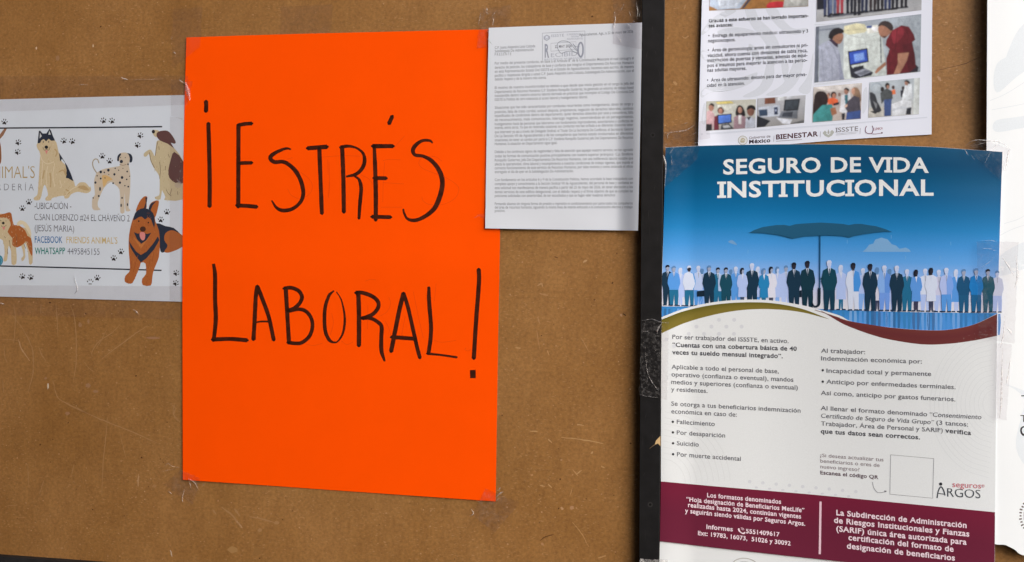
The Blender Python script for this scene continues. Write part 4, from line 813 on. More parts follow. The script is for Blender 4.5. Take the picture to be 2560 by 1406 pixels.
def ph_g(a):
    quad(a, ((1685, 785), (2165, 740), (2155, 1085), (1675, 1120)), ((168, 176, 182), (164, 170, 176), (182, 180, 174)))
    P(a, (192, 196, 194), (2110, 746), (2164, 740), (2154, 1085), (2100, 1090)); P(a, (178, 174, 166), (1678, 1030), (1900, 1010), (1900, 1104), (1676, 1119)); a.ellipse(*z4((1755, 835))[0], 14, 13, C(150, 160, 170), 3); a.ellipse(*z4((1755, 838))[0], 11.5, 10.5, C(168, 176, 182), 4)
    P(a, (50, 52, 58), (1688, 880), (1740, 900), (1762, 970), (1802, 1052), (1742, 1072), (1700, 1002), l=5, s=2); P(a, (120, 122, 126), (1720, 960), (1760, 990), (1750, 1040), l=6); P(a, (40, 42, 46), (1690, 1060), (1800, 1050), (1740, 1085), l=5)
    P(a, (72, 76, 78), (1788, 885), (1850, 840), (1902, 870), (1908, 942), (1830, 952), (1800, 992), l=6); El(a, (40, 36, 36), 1856, 815, 22, 28, 7); El(a, (150, 112, 96), 1862, 828, 14, 18, 8); P(a, (58, 78, 124), (1824, 950), (1898, 940), (1892, 1102), (1826, 1106), l=6)
    El(a, (44, 40, 42), 1808, 850, 18, 24, 5); P(a, (212, 112, 70), (1894, 860), (1930, 850), (1936, 895), (1905, 900), l=5); El(a, (70, 52, 48), 1912, 832, 14, 18, 5)
    P(a, (34, 34, 44), (1980, 862), (2022, 850), (2012, 932), (1985, 925), l=5); El(a, (50, 40, 40), 2005, 838, 14, 18, 5)
    P(a, (208, 212, 216), (2030, 800), (2088, 800), (2092, 932), (1990, 982), (2002, 900), l=6); El(a, (158, 118, 100), 2038, 790, 18, 24, 7); P(a, (52, 46, 46), (2012, 775), (2040, 760), (2070, 780), (2065, 800), (2040, 780), l=8, s=2)
    P(a, (204, 206, 210), (1896, 992), (2000, 952), (2082, 960), (2092, 1086), (1898, 1102), l=7); P(a, (178, 182, 188), (1900, 1040), (1990, 1010), (2080, 1030), (2085, 1050), (1990, 1030), (1902, 1060), l=8); P(a, (40, 42, 50), (2040, 1030), (2085, 1020), (2080, 1090), (2030, 1092), l=8)
photo(ph_g)
a = Art(news_surf)
a.band(z4((85, 1270), (1200, 1192), (2235, 1112)), z4((85, 1288), (1200, 1210), (2235, 1124)), [C(190, 194, 206), C(208, 210, 220)], 2, 30, 3)
a.build('divider_line', news)
a = Art(news_surf); dk = C(66, 56, 66); mar = C(70, 28, 44)
x, y = z4((482, 1335))[0]
a.ellipse(x, y, 12, 11.6, C(150, 146, 132), 2, 0, 28); a.ellipse(x, y, 10.6, 10.2, C(204, 204, 204), 3, 0, 28); a.poly([(x - 6, y + 4), (x - 4, y - 4), (x + 1, y - 6), (x + 6, y - 2), (x + 4, y + 5), (x - 1, y + 6)], C(168, 160, 138), 4, 4); a.stroke([(x - 3, y + 1), (x + 2, y - 2), (x + 4, y + 2)], 1.2, C(206, 204, 200), 5)
a.build('round_emblem', news); a = Art(news_surf)
a.text('Gobierno de', 1872.9, 348.2, 1926, 344, 6.2, C(96, 84, 92), .004, 2); a.text('México', 1872.5, 359.6, 1925.8, 355.6, 9.2, C(48, 34, 46), .03, 2)
a.build('institution_logo', news); a = Art(news_surf)
a.text('BIENESTAR', 1940, 349, 2045.3, 340.6, 11.6, mar, .03, 2, 0, 0, True, False)
a.stroke(z4((800, 1343), (1045, 1326)), 1.2, C(150, 140, 148), 8, 0); a.build('institution_logo', news); a = Art(news_surf)
for gx, t, bt in ((780, 1290, 1348), (1222, 1250, 1305), (1600, 1218, 1272)): a.stroke(z4((gx, t), (gx - 4, bt)), .9, C(140, 136, 146), 8, 0)
a.text('ISSSTE', 2090.2, 331.2, 2145.3, 327, 11, C(120, 118, 122), .012, 2, 0, 0, True, False); a.stroke(z4((1370, 1272), (1578, 1252)), 1, C(178, 178, 184), 8, 0); a.stroke(z4((1370, 1284), (1560, 1266)), 1, C(178, 178, 184), 8, 0)
a.poly(z4((1240, 1265), (1262, 1242), (1285, 1262), (1296, 1228), (1308, 1260), (1330, 1236), (1352, 1256), (1330, 1290), (1297, 1308), (1262, 1292)), C(164, 166, 160), 2); a.poly(z4((1272, 1268), (1296, 1250), (1320, 1264), (1296, 1286)), C(206, 208, 212), 3); a.ellipse(*z4((1296, 1262))[0], 2.4, 3.4, C(160, 160, 156), 4)
a.build('institution_logo', news); a = Art(news_surf)
a.stroke(z4((1660, 1200), (1648, 1220), (1650, 1255), (1680, 1272), (1712, 1262), (1722, 1225), (1712, 1196)), 1.7, C(110, 60, 84), 8); a.stroke(z4((1690, 1270), (1740, 1275), (1800, 1266)), 1.2, C(120, 70, 90), 8); a.ellipse(*z4((1804, 1264))[0], 2, 2, mar, 2)
a.text('CLÍNICA', *z4((1722, 1240))[0], *z4((1812, 1230))[0], 5.6, C(150, 84, 96), .02, 2)
a.build('institution_logo', news)

# ------------------------------------------------------------------ life insurance poster
def ins_surf(x, y):
    return (0.0028 + 0.015 * ss(1900, 2480, x) + 0.0022 * math.sin((y - 360) / 175.0) * ss(1660, 2100, x) + 0.0012 * math.sin((x - 1650) / 150.0 + y / 210.0)
            + 0.004 * ss(1740, 1650, x) + 0.002 * ss(470, 375, y))
ins = thing('insurance_poster', 'glossy life insurance poster with blue umbrella artwork above a maroon footer', 'poster', wall(2070, 1500, 0))
m = paper_material('poster_paper', C(222, 223, 222, 0.97), 0.35, 0.35, 0.015)
sheet('poster_sheet', ([(1664, 369), (1760, 364.5), (1900, 361.5), (2080, 361), (2300, 366.5), (2407, 373), (2506.5, 380)], [(1648, 1442), (1880, 1470), (2200, 1503), (2486, 1530)],
                       [(1664, 369), (1659, 560), (1653, 800), (1652, 1204), (1648, 1442)], [(2506.5, 380), (2500, 560), (2493, 790), (2489, 1150), (2486, 1530)]), ins_surf, m, ins, 90, 110)
def lx(y):  # left and right edge of the sheet
    e = [(369, 1664), (560, 1659), (800, 1653), (1204, 1652), (1442, 1648)]
    for (a0, b0), (a1, b1) in zip(e, e[1:]):
        if y <= a1: return b0 + (b1 - b0) * (y - a0) / (a1 - a0)
    return 1648
def rx(y):
    e = [(380, 2506.5), (560, 2500), (790, 2493), (1150, 2489), (1530, 2486)]
    for (a0, b0), (a1, b1) in zip(e, e[1:]):
        if y <= a1: return b0 + (b1 - b0) * (y - a0) / (a1 - a0)
    return 2486
a = Art(ins_surf)
top = spline([(1664, 369.4), (1760, 364.9), (1900, 361.9), (2080, 361.4), (2300, 366.9), (2407, 373.4), (2506, 380.4)], 10)
floor_t = [(lx(768), 766.5), (1900, 768), (2050, 773), (2200, 779), (2350, 782), (rx(783), 783)]
a.band(top, spline(floor_t, 10), [C(14, 78, 112), C(10, 74, 112), C(6, 84, 124), C(8, 92, 138), C(16, 106, 158), C(34, 124, 182), C(64, 142, 206), C(94, 158, 220), C(140, 176, 228), C(196, 198, 220), C(214, 212, 216)], 1.5, 180, 50)
a.band(spline(floor_t, 10), [(lx(800), 836), (1900, 838), (2200, 842), (rx(840), 842)], [C(54, 128, 190), C(72, 140, 208), C(70, 132, 200)], 1.5, 180, 10)
a.build('sky_artwork', ins, GLOSS)
z6i = Z(1640, 520, 4.135); z7i = Z(2050, 520, 3.906)
# crowd of small printed figures and their mirror streaks
a = Art(ins_surf)
lil = (170, 188, 230); wht = (204, 212, 230); blu = (84, 146, 214); tea = (34, 104, 140); drk = (26, 52, 72); dteal = (26, 72, 90); mid = (130, 170, 226)
sk_l = (184, 196, 224); sk_d = (46, 44, 54); sk_m = (150, 158, 180); hr_d = (28, 32, 44); hr_l = (196, 204, 224); hr_b = (90, 130, 176)
def person(x, top, feet, jack, legs, skin, hair, l, dress=False, bag=False, half=None, w=1.0):
    h = feet - top
    def q(*p): return [(x + dx * h * w, top + dy * h) for dx, dy in p]
    K = C(*jack); LG = C(*legs)
    if dress:
        a.poly(q((-.055, .72), (.05, .72), (.045, .97), (.005, .97), (0, .8), (-.01, .97), (-.05, .97)), LG, l)
        a.poly(q((-.03, .155), (.03, .155), (.115, .205), (.15, .4), (.12, .52), (.1, .5), (.115, .76), (-.115, .76), (-.1, .5), (-.12, .52), (-.15, .4), (-.115, .205)), K, l + 1)
    else:
        a.poly(q((-.115, .55), (.115, .55), (.12, .75), (.11, .975), (.03, .975), (.012, .7), (-.02, .975), (-.1, .975), (-.115, .75)), LG, l)
        a.poly(q((-.03, .155), (.035, .155), (.125, .2), (.16, .36), (.165, .44), (.125, .56), (.125, .6), (-.12, .6), (-.12, .56), (-.165, .43), (-.155, .34), (-.12, .2)), K, l + 1)
    if half: a.poly(q((0.0, .17), (.035, .155), (.125, .2), (.16, .36), (.165, .44), (.125, .56), (.125, .6), (.01, .6)), C(*half), l + 2)
    a.poly(q((-.03, .15), (.035, .15), (.005, .31)), C(200, 208, 226), l + 3)
    if not dress: a.poly(q((-.006, .17), (.014, .17), (.012, .29), (.002, .3)), C(*tuple(int(v * .8) for v in jack)), l + 4)
    a.poly(q((-.028, .1), (.028, .1), (.03, .165), (-.026, .165)), C(*skin), l + 3)
    a.ellipse(x, top + .077 * h, .047 * h * w, .068 * h, C(*skin), l + 4, 0, 12)
    if dress: a.poly(q((-.05, .17), (-.062, .06), (-.03, .0), (.03, .0), (.05, .05), (.0, .05), (-.02, .09), (-.01, .17)), C(*hair), l + 5)
    else: a.poly(q((-.05, .08), (-.05, .03), (-.02, .0), (.03, .0), (.052, .035), (.05, .06), (.01, .045), (-.03, .06)), C(*hair), l + 5)
    for sx in (-.065, .065): a.poly(q((sx - .04, .97), (sx + .04, .97), (sx + .05, 1.0), (sx - .055, 1.0)), C(32, 52, 80), l + 1)
    if bag: a.poly(q((-.3, .62), (-.12, .6), (-.12, .74), (-.3, .75)), C(24, 40, 54), l + 5)
crowd_back = [(1701.7, 670, 766, lil, lil, sk_l, hr_l, 1), (1746, 665, 766, (180, 196, 230), blu, sk_l, hr_l, 0), (1755, 672, 766, mid, mid, hr_b, hr_b, 0), (1827, 674, 766, (150, 182, 224), lil, hr_b, hr_b, 0), (1895, 667, 767, lil, blu, sk_l, hr_l, 1), (1943.5, 667, 768, lil, mid, sk_l, hr_b, 1), (1965, 664, 770, lil, lil, sk_m, hr_b, 0),
              (2102.5, 663, 776, lil, tea, sk_l, hr_l, 1), (2157.5, 671, 777, lil, mid, sk_l, hr_l, 0), (2193, 669, 778, (206, 204, 216), (60, 64, 90), hr_b, hr_b, 1), (2224, 673, 778, lil, lil, hr_b, hr_b, 0), (2347, 675, 781, (196, 196, 220), lil, sk_l, hr_l, 0), (2390.5, 674, 781, blu, lil, sk_l, hr_l, 1), (2313, 672, 780, wht, lil, sk_l, hr_l, 0), (2493, 677, 782, (200, 206, 226), lil, sk_l, hr_b, 0)]
for x, t, f, j, lg, s_, h_, d in crowd_back: person(x, t, f, j, lg, s_, h_, 2, bool(d), w=.95); a.build('figure_drawing', ins, GLOSS); a = Art(ins_surf)
crowd = [(1669, 662.7, 764, drk, drk, sk_m, hr_d, 0, 0, None), (1684.7, 665, 765, blu, tea, sk_m, hr_b, 0, 0, None), (1723, 664.5, 766, wht, tea, sk_d, hr_l, 0, 0, (84, 150, 214)), (1773, 664, 768, drk, drk, sk_m, hr_b, 0, 1, None),
         (1795, 669, 768, tea, tea, sk_m, hr_d, 0, 0, (170, 190, 222)), (1815, 669, 768, dteal, dteal, sk_m, hr_d, 0, 0, None), (1839.5, 667, 766, blu, blu, sk_l, hr_l, 0, 1, None), (1856, 670, 766, lil, (60, 74, 100), sk_m, hr_d, 1, 0, None),
         (1880, 658.5, 770, drk, drk, sk_l, hr_l, 0, 0, None), (1910, 671, 768, (40, 126, 178), tea, sk_m, hr_b, 1, 0, None), (1928, 667, 769, (214, 214, 226), (70, 76, 96), sk_m, hr_d, 1, 0, None),
         (1985, 656.5, 772, drk, drk, sk_d, hr_d, 0, 0, None), (2018.5, 652.5, 775, (22, 54, 68), (22, 50, 64), sk_d, hr_d, 0, 1, None), (2073, 651, 776, (22, 66, 82), (24, 58, 78), sk_l, hr_l, 0, 0, None),
         (2133, 657.5, 777, wht, wht, sk_d, hr_d, 0, 0, (70, 142, 214)), (2175.5, 660, 778, drk, drk, sk_d, hr_d, 0, 0, None), (2211, 664, 778, mid, (110, 150, 220), sk_l, hr_l, 0, 0, (96, 142, 214)), (2242, 664.6, 779, drk, drk, sk_l, hr_l, 0, 0, None),
         (2267.5, 673.5, 779, tea, tea, sk_l, hr_l, 0, 0, None), (2290.5, 674.5, 779, (90, 146, 214), (60, 60, 84), sk_d, hr_d, 1, 0, None), (2328, 670, 780, wht, (60, 66, 90), sk_d, hr_d, 1, 0, None), (2366, 670, 781, (170, 184, 226), blu, sk_l, hr_l, 0, 0, (120, 158, 222)),
         (2409.5, 673, 782, (24, 78, 116), (28, 84, 122), sk_m, hr_b, 0, 0, None), (2440.5, 671, 782, (28, 118, 186), (26, 94, 140), sk_m, hr_b, 0, 0, None), (2470, 673, 782, (26, 82, 100), (26, 82, 104), sk_m, hr_d, 0, 0, None)]
for i, (x, t, f, j, lg, s_, h_, d, bg, hf) in enumerate(crowd): person(x, t, f, j, lg, s_, h_, 9 + (i % 2) * 6, bool(d), bool(bg), hf, .97); a.build('figure_drawing', ins, GLOSS); a = Art(ins_surf)
for x, t, f, j, lg, *_ in crowd + crowd_back:
    if True:
        y0 = 770 + max(0, (x - 1900)) * .022
        for dx in (-6, 5):
            a.stroke([(x + dx, y0 + 2, 6), (x + dx * 1.1, y0 + 24, 7), (x + dx * .8, 838, 4)], 6, C(*tuple(int(v * .36 + c * .64) for v, c in zip(lg, (72, 140, 208)))), 2, 3)
a.build('floor_reflection_pattern', ins, GLOSS)
a = Art(ins_surf); a.stroke([(2060, 697, 5), (2052, 697, 4)], 4, C(22, 60, 76), 20, 0); a.build('umbrella_hand', ins, GLOSS)
a = Art(ins_surf); um = C(34, 86, 116)
a.poly(z6i((963, 258), (1020, 228), (1100, 200), (1240, 178), (1330, 176), (1380, 187), (1440, 170), (1500, 164), (1700, 152)) + z7i((150, 152), (230, 158), (280, 169), (340, 157), (400, 157), (550, 180), (640, 208), (706, 237), (640, 232), (550, 240), (420, 258), (340, 274), (290, 289), (220, 276), (150, 272), (60, 268)) + z6i((1690, 288), (1550, 294), (1410, 319), (1330, 296), (1250, 279), (1100, 260)), um, 28)
a.stroke([(2050, 588), (2049.3, 722)], 3.0, C(22, 70, 104), 29, 0); a.stroke([(2048.6, 720, 6.5), (2048.2, 745, 6.8), (2047.5, 760, 6.5), (2042, 766.5, 5), (2034, 765, 4), (2030, 757, 3.6)], 6, C(22, 38, 50), 28)
a.build('umbrella_artwork', ins, GLOSS)
a = Art(ins_surf); cl = C(120, 164, 204)
a.poly(z7i((415, 430), (455, 395), (480, 360), (520, 350), (540, 310), (600, 291), (660, 308), (700, 355), (745, 370), (775, 400), (810, 395), (835, 388), (870, 405), (887, 430)), cl, 2); a.stroke(z7i((310, 429), (415, 424)), 1.2, C(90, 150, 204), 2, 0); a.build('cloud_artwork', ins, GLOSS); a = Art(ins_surf)
a.poly(z6i((745, 352), (790, 335), (840, 384), (790, 372)), C(110, 152, 194), 2, 3); a.build('cloud_artwork', ins, GLOSS); a = Art(ins_surf)
for x, y in ((2118, 600), (2228, 588), (2264, 640), (2350, 640), (2377, 605), (1870, 625)): a.stroke([(x, y), (x, y + 9)], 1.1, C(110, 165, 210), 2, 0)
a.build('rain_pattern', ins, GLOSS)
# white, gold and maroon swooshes
a = Art(ins_surf); W = C(222, 223, 222, 0.97)
arc_t = spline([(lx(793) + .3, 793.5)] + z6i((300, 1040), (600, 975), (900, 950), (1200, 958), (1500, 1005), (1700, 1055), (1902, 1115)) + z7i((300, 1107), (500, 1142), (700, 1170), (1000, 1193), (1250, 1190), (1500, 1140)) + [(rx(785) - .4, 784.5)], 8)
ft = spline([(lx(1204) + .3, 1204), (1825, 1219.5), (2020, 1236), (2250, 1258), (rx(1281) - .4, 1281)], 10)
a.band(arc_t, [(p[0], p[1] + 4) for p in ft], [W], 40, 180, 60)
a.build('white_swoosh', ins, INK)
a = Art(ins_surf)
a.band(spline([(lx(799) + .3, 799.5)] + z6i((300, 1065), (600, 1002), (900, 978), (1200, 986), (1500, 1042), (1790, 1150)), 8), spline([(lx(834) + .3, 834)] + z6i((300, 1190), (600, 1105), (900, 1056), (1200, 1048), (1500, 1078), (1790, 1151)), 8), [C(98, 90, 32), C(120, 106, 44), C(126, 112, 48)], 42, 120, 4)
a.build('gold_swoosh', ins, GLOSS)
a = Art(ins_surf)
a.band(spline([(2052, 777)] + z7i((100, 1046), (200, 1080), (300, 1108), (500, 1142), (700, 1171), (1000, 1194), (1250, 1191), (1500, 1141)) + [(rx(785) - .4, 785.5)], 8),
       spline([(2052, 777.8)] + z7i((100, 1060), (200, 1120), (300, 1166), (500, 1238), (700, 1290), (1000, 1333), (1250, 1328), (1500, 1296)) + [(rx(840) - .4, 840)], 8), [C(110, 54, 50), C(102, 46, 48), C(106, 50, 48)], 42, 120, 6)
a.stroke(z6i((1640, 1056), (1750, 1090), (1902, 1140)), 1.2, C(120, 70, 66), 42)
a.build('maroon_swoosh', ins, GLOSS)
# footer
a = Art(ins_surf)
fb = spline([(lx(1353) + .3, 1353.5), (1825, 1374), (2020, 1395.5), (2250, 1420), (rx(1444) - .4, 1444)], 10)
a.band(ft, fb, [C(112, 32, 54), C(102, 34, 54), C(104, 36, 56)], 44, 160, 14)
a.build('maroon_footer', ins, GLOSS)
a = Art(ins_surf); hw = C(224, 224, 222)
def headline(t, x0, y0, x1, y1, cap, sag):
    a.text(t, x0, y0, x1, y1, cap, hw, .026, 4, sag, 0, True, False)
headline('SEGURO DE VIDA', 1808, 436, 2322, 431.5, 35.5, -3.2); headline('INSTITUCIONAL', 1799, 494, 2334, 488.5, 38, -1.2)
a.build('headline', ins, INK)
a = Art(ins_surf); bt = C(92, 92, 98); bb = C(70, 70, 76)
L_ = [('Por ser trabajador del ISSSTE, en activo.', 1681, 847.6, 1971.5, 858.4, 0), ('“Cuentas con una cobertura básica de 40', 1681, 867.4, 1992, 877.6, 1), ('veces tu sueldo mensual integrado”.', 1680.4, 886, 1957, 896, 1),
      ('Aplicable a todo el personal de base,', 1679, 922.4, 1947, 933.9, 0), ('operativo (confianza o eventual), mandos', 1679, 941.6, 1983.5, 954.9, 0), ('medios y superiores (confianza o eventual)', 1678.4, 960.3, 1994.5, 974.8, 0), ('y residentes.', 1678, 978.7, 1768.7, 982.9, 0),
      ('Se otorga a tus beneficiarios indemnización', 1678, 1014.5, 2001.4, 1032.4, 0), ('económica en caso de:', 1678.4, 1033.7, 1842, 1042.4, 0), ('Fallecimiento', 1692, 1060, 1787, 1065.7, 0), ('Por desaparición', 1692, 1086.7, 1812.8, 1094.6, 0), ('Suicidio', 1692, 1113.4, 1747, 1117.3, 0), ('Por muerte accidental', 1692.5, 1141.2, 1852, 1152.7, 0),
      ('Al trabajador:', 2053, 882, 2163, 886, 0), ('Indemnización económica por:', 2053, 901.4, 2305, 909.5, 0), ('Incapacidad total y permanente', 2066.4, 932.2, 2328, 940.5, 0), ('Anticipo por enfermedades terminales.', 2066, 959.5, 2389, 973.5, 0), ('Así como, anticipo por gastos funerarios.', 2052.3, 987.5, 2388.5, 1004, 0),
      ('Trabajador, Área de Personal y SARIF)', 2052.5, 1064.2, 2357, 1081.5, 0), ('verifica', 2363, 1081.8, 2427.8, 1088.2, 1), ('que tus datos sean correctos.', 2052, 1083.5, 2300, 1099, 1)]
for t, x0, y0, x1, y1, b in sorted(L_, key=lambda q: q[1] > 2000):
    if t == 'Al trabajador:': a.build('text_column', ins, INK); a = Art(ins_surf)
    a.text(t, x0, y0, x1, y1, 10.4, bb if b else bt, .024 if b else 0.009, 46)
a.text('Al llenar el formato denominado', 2052, 1025.5, 2318, 1041.4, 10.4, bt, .009, 46); a.text('“Consentimiento', 2323, 1041.6, 2453, 1048.6, 10.4, bt, .006, 46, 0, .16)
a.text('Certificado de Seguro de Vida Grupo”', 2052, 1044.8, 2334, 1061.6, 10.4, bt, .006, 46, 0, .16); a.text('(3 tantos:', 2341, 1061.8, 2420.3, 1067, 10.4, bt, .009, 46)
for x, y in ((2057, 926), (2057, 954.5)): a.ellipse(x, y, 3, 3, C(46, 46, 52), 46)
a.build('text_column', ins, INK); a = Art(ins_surf)
for x, y in ((1682, 1055), (1682.3, 1081.5), (1682.6, 1108.6), (1682.8, 1136)): a.ellipse(x, y, 3, 3, C(46, 46, 52), 46)
a.build('bullet_pattern', ins, INK); a = Art(ins_surf)
qc = C(128, 112, 116)
for t, x0, y0, x1, y1, b in (('¿Si deseas actualizar tus', 2050, 1142.7, 2208.8, 1154.2, 0), ('beneficiarios o eres de', 2051, 1156.8, 2199, 1168, 0), ('nuevo ingreso?', 2051, 1171, 2149, 1179, 0)): a.text(t, x0, y0, x1, y1, 8.6, qc, 0, 46)
a.text('Escanea el código QR', 2051, 1186, 2196, 1198, 8.8, C(92, 72, 80), .022, 46)
a.build('code_caption', ins, INK)
a = Art(ins_surf)
a.stroke([(2226.7, 1137.4), (2334.7, 1147), (2332, 1246), (2225, 1236)], 1.2, C(120, 118, 122), 46, 0, True)
zB = Z(2020, 1110, 4.741)
a.stroke(zB((765, 455), (780, 520), (820, 572), (870, 578), (920, 565)), 1.2, C(130, 128, 132), 46); a.poly(zB((905, 552), (938, 560), (908, 578)), C(100, 98, 104), 46)
a.build('code_frame', ins, INK)
a = Art(ins_surf); ag = C(66, 70, 76)
a.stroke(zB((1530, 642), (1545, 560), (1575, 510), (1605, 545), (1625, 612)), 3, ag, 46); a.stroke(zB((1548, 588), (1618, 598)), 2.2, ag, 46, 0); a.ellipse(*zB((1573, 477))[0], 4, 4, C(44, 46, 52), 46)
a.text('RGOS', *zB((1650, 626))[0], *zB((2045, 648))[0], 21, ag, -.004, 46); a.text('seguros', *zB((1712, 512))[0], *zB((2052, 530))[0], 12.5, C(190, 96, 106), .004, 46); a.text('®', *zB((2056, 516))[0], *zB((2094, 518))[0], 7, C(190, 96, 106), .0, 46)
a.build('insurer_logo', ins, INK)
a = Art(ins_surf); ftx = C(228, 206, 212)
for t, x0, y0, x1, y1, c in (('Los formatos denominados', 1767.7, 1243.3, 1952.6, 1260.2, 10.4), ('“Hoja designación de Beneficiarios MetLife”', 1715.8, 1253.5, 2011, 1281.5, 10.4), ('realizadas hasta 2024, continúan vigentes', 1720, 1268, 2002.7, 1297, 10.4), ('y seguirán siendo válidas por Seguros Argos.', 1712.6, 1282.3, 2013, 1315, 10.4),
                             ('Informes', 1766, 1322.3, 1832, 1329, 10.4), ('5551409617', 1864.8, 1333.3, 1949, 1341.8, 10.4), ('Ext: 19783, 16073,  51026 y 30092', 1745, 1338, 1976.5, 1364.2, 10.4),
                             ('La Subdirección de Administración', 2090.7, 1288.2, 2416.5, 1320.5, 13), ('de Riesgos Institucionales y Fianzas', 2085, 1307.2, 2423.3, 1342, 13), ('(SARIF) única área autorizada para', 2090.7, 1328.3, 2416.5, 1362.5, 13), ('certificación del formato de', 2121, 1350.4, 2384, 1380, 13), ('designación de beneficiarios', 2117, 1371.5, 2387.4, 1402.2, 13)):
    if c == 13 and t.startswith('La Sub'): a.build('footer_text', ins, INK); a = Art(ins_surf)
    a.text(t, x0, y0, x1, y1, c, ftx, .026, 48)
a.build('footer_text', ins, INK); a = Art(ins_surf)
a.stroke([(2051.3, 1254.5), (2049.5, 1386)], 5.4, C(222, 186, 196), 48, 0); a.build('divider_line', ins, INK); a = Art(ins_surf)
zC = Z(1590, 1180, 5.447)
a.stroke(zC((1400, 770, 3.6), (1400, 790, 4), (1420, 820, 2.6), (1450, 838, 2.6), (1472, 836, 4), (1482, 822, 3.4)), 3, C(236, 214, 220), 48, 5); a.stroke(zC((1425, 762), (1455, 768), (1472, 790)), 1.2, C(220, 186, 196), 48); a.stroke(zC((1430, 778), (1448, 782), (1458, 798)), 1.1, C(220, 186, 196), 48)
a.build('phone_icon', ins, INK)
a = Art(ins_surf); dg = C(204, 205, 208)
for row, (y, xs) in enumerate(((800, (1797.5, 1835.5)), (817, (1741, 1778.5, 1816, 1854)), (835, (1722, 1760, 1797.5, 1835)), (849, (1666,)), (866, (1685, 1718)))):
    for x in xs: a.ellipse(x, y, 5, 4.8, dg, 42)
for k in range(9): a.ellipse(1874 + k * 33.2, 1204.5 + k * 3.1, 4.4, 4.2, dg, 42)
for k in range(8): a.ellipse(1891 + k * 33, 1219 + k * 3.1, 4.2, 2.6, dg, 42)
a.build('dot_pattern', ins, INK); a = Art(ins_surf)
for k in range(9):
    r = 60 + k * 14
    a.stroke([(lx(1100) + r * math.sin(t) + 1, 1210 - r * 1.05 * math.cos(t)) for t in (0.05, .4, .75, 1.1, 1.4, 1.53)], .9, C(206, 207, 206), 42, 5)
a.build('ring_pattern', ins, INK); a = Art(ins_surf)
for k in range(13):
    r = 30 + k * 11
    a.stroke([(2487 - r * math.sin(t), 1010 - r * 1.15 * math.cos(t)) for t in (.06, .5, 1.0, 1.57, 2.1, 2.6, 3.05)], .9, C(206, 208, 208), 42, 5)
a.build('ring_pattern', ins, INK)
a = Art(ins_surf); a.stroke(spline([(1834, 1406), (1846, 1398), (1860, 1396), (1876, 1399), (1890, 1408), (1893, 1430), (1860, 1440), (1832, 1428)], 5, True), 2.4, C(178, 176, 170), 3, 0, True)
a.stroke(spline([(1842, 1412), (1860, 1404), (1880, 1412), (1878, 1428), (1844, 1428)], 5, True), 1.2, C(178, 176, 170), 3, 0, True)
a.build('round_seal', ins, INK)

# ------------------------------------------------------------------ white poster at the right, torn along its lower edge
def wht_surf(x, y): return 0.0145 - 0.008 * ss(2500, 2900, x) + 0.0008 * math.sin(y / 150.0 + x / 90.0) - 0.002 * ss(1050, 1350, y)
wp = thing('torn_white_poster', 'bright white poster with a torn lower edge beside the insurance poster', 'poster', wall(2800, 1420, 0))
m = paper_material('white_poster_paper', C(241, 242, 244, 0.97), 0.4, 0.3, 0.015)
r2 = random.Random(11)
torn = [(2464, 1352), (2490, 1361.5), (2511, 1362.5), (2524, 1368), (2537, 1375), (2546, 1383), (2556, 1388), (2575, 1390)] + [(2600 + k * 40, 1392 + k * 5 + r2.uniform(-5, 5)) for k in range(14)]
sheet('poster_sheet', ([(2471, -420), (2800, -455), (3120, -490)], torn, [(2471, -420), (2468.5, 0), (2466, 500), (2464, 1352)], [(3120, -490), (3120, torn[-1][1])]), wht_surf, m, wp, 80, 70)
a = Art(wht_surf); pg = C(226, 230, 232)
for pts in (((2520, 130), (2560, 60), (2640, 40), (2580, 110), (2505, 200)), ((2490, 165), (2540, 130), (2700, 40), (2700, 110), (2560, 180), (2492, 232)), ((2490, 302), (2560, 290), (2700, 260), (2700, 300), (2560, 320), (2490, 330)), ((2500, 640), (2600, 590), (2720, 570), (2720, 640), (2600, 660), (2500, 690)), ((2510, 960), (2560, 1000), (2540, 1120), (2600, 1200), (2700, 1240), (2700, 1100), (2600, 1000))): a.poly(pts, pg, 1, 5)
for pts in (((2510, 560), (2560, 540), (2620, 480)), ((2480, 600), (2540, 570), (2620, 550)), ((2475, 252), (2520, 232), (2600, 180)), ((2480, 275), (2560, 260), (2640, 240))): a.stroke(pts, 1, C(216, 221, 224), 1)
a.build('swirl_pattern', wp)
a = Art(wht_surf); wk = C(40, 40, 46)
a.stroke([(2553, 990), (2572, 990)], 2.6, wk, 2, 0); a.text('T', 2551, 1055, 2569, 1055, 16.5, wk, .02, 2); a.text('G', 2550, 1090, 2571, 1090, 24, wk, .02, 2)
a.build('lettering', wp); a = Art(wht_surf)
for k in range(40):
    t = 2 * math.pi * k / 40; r0, r1 = 47, 52 + (k * 7 % 5) * .6
    a.stroke([(2601 + r0 * math.cos(t), 1290 + r0 * math.sin(t)), (2601 + r1 * math.cos(t), 1290 + r1 * math.sin(t))], 3.6, C(108, 98, 98), 2, 0)
a.stroke([(2601 + 42 * math.cos(t / 4), 1290 + 42 * math.sin(t / 4)) for t in range(26)], 1, C(170, 150, 150), 2, 3, True)
a.build('round_seal', wp)

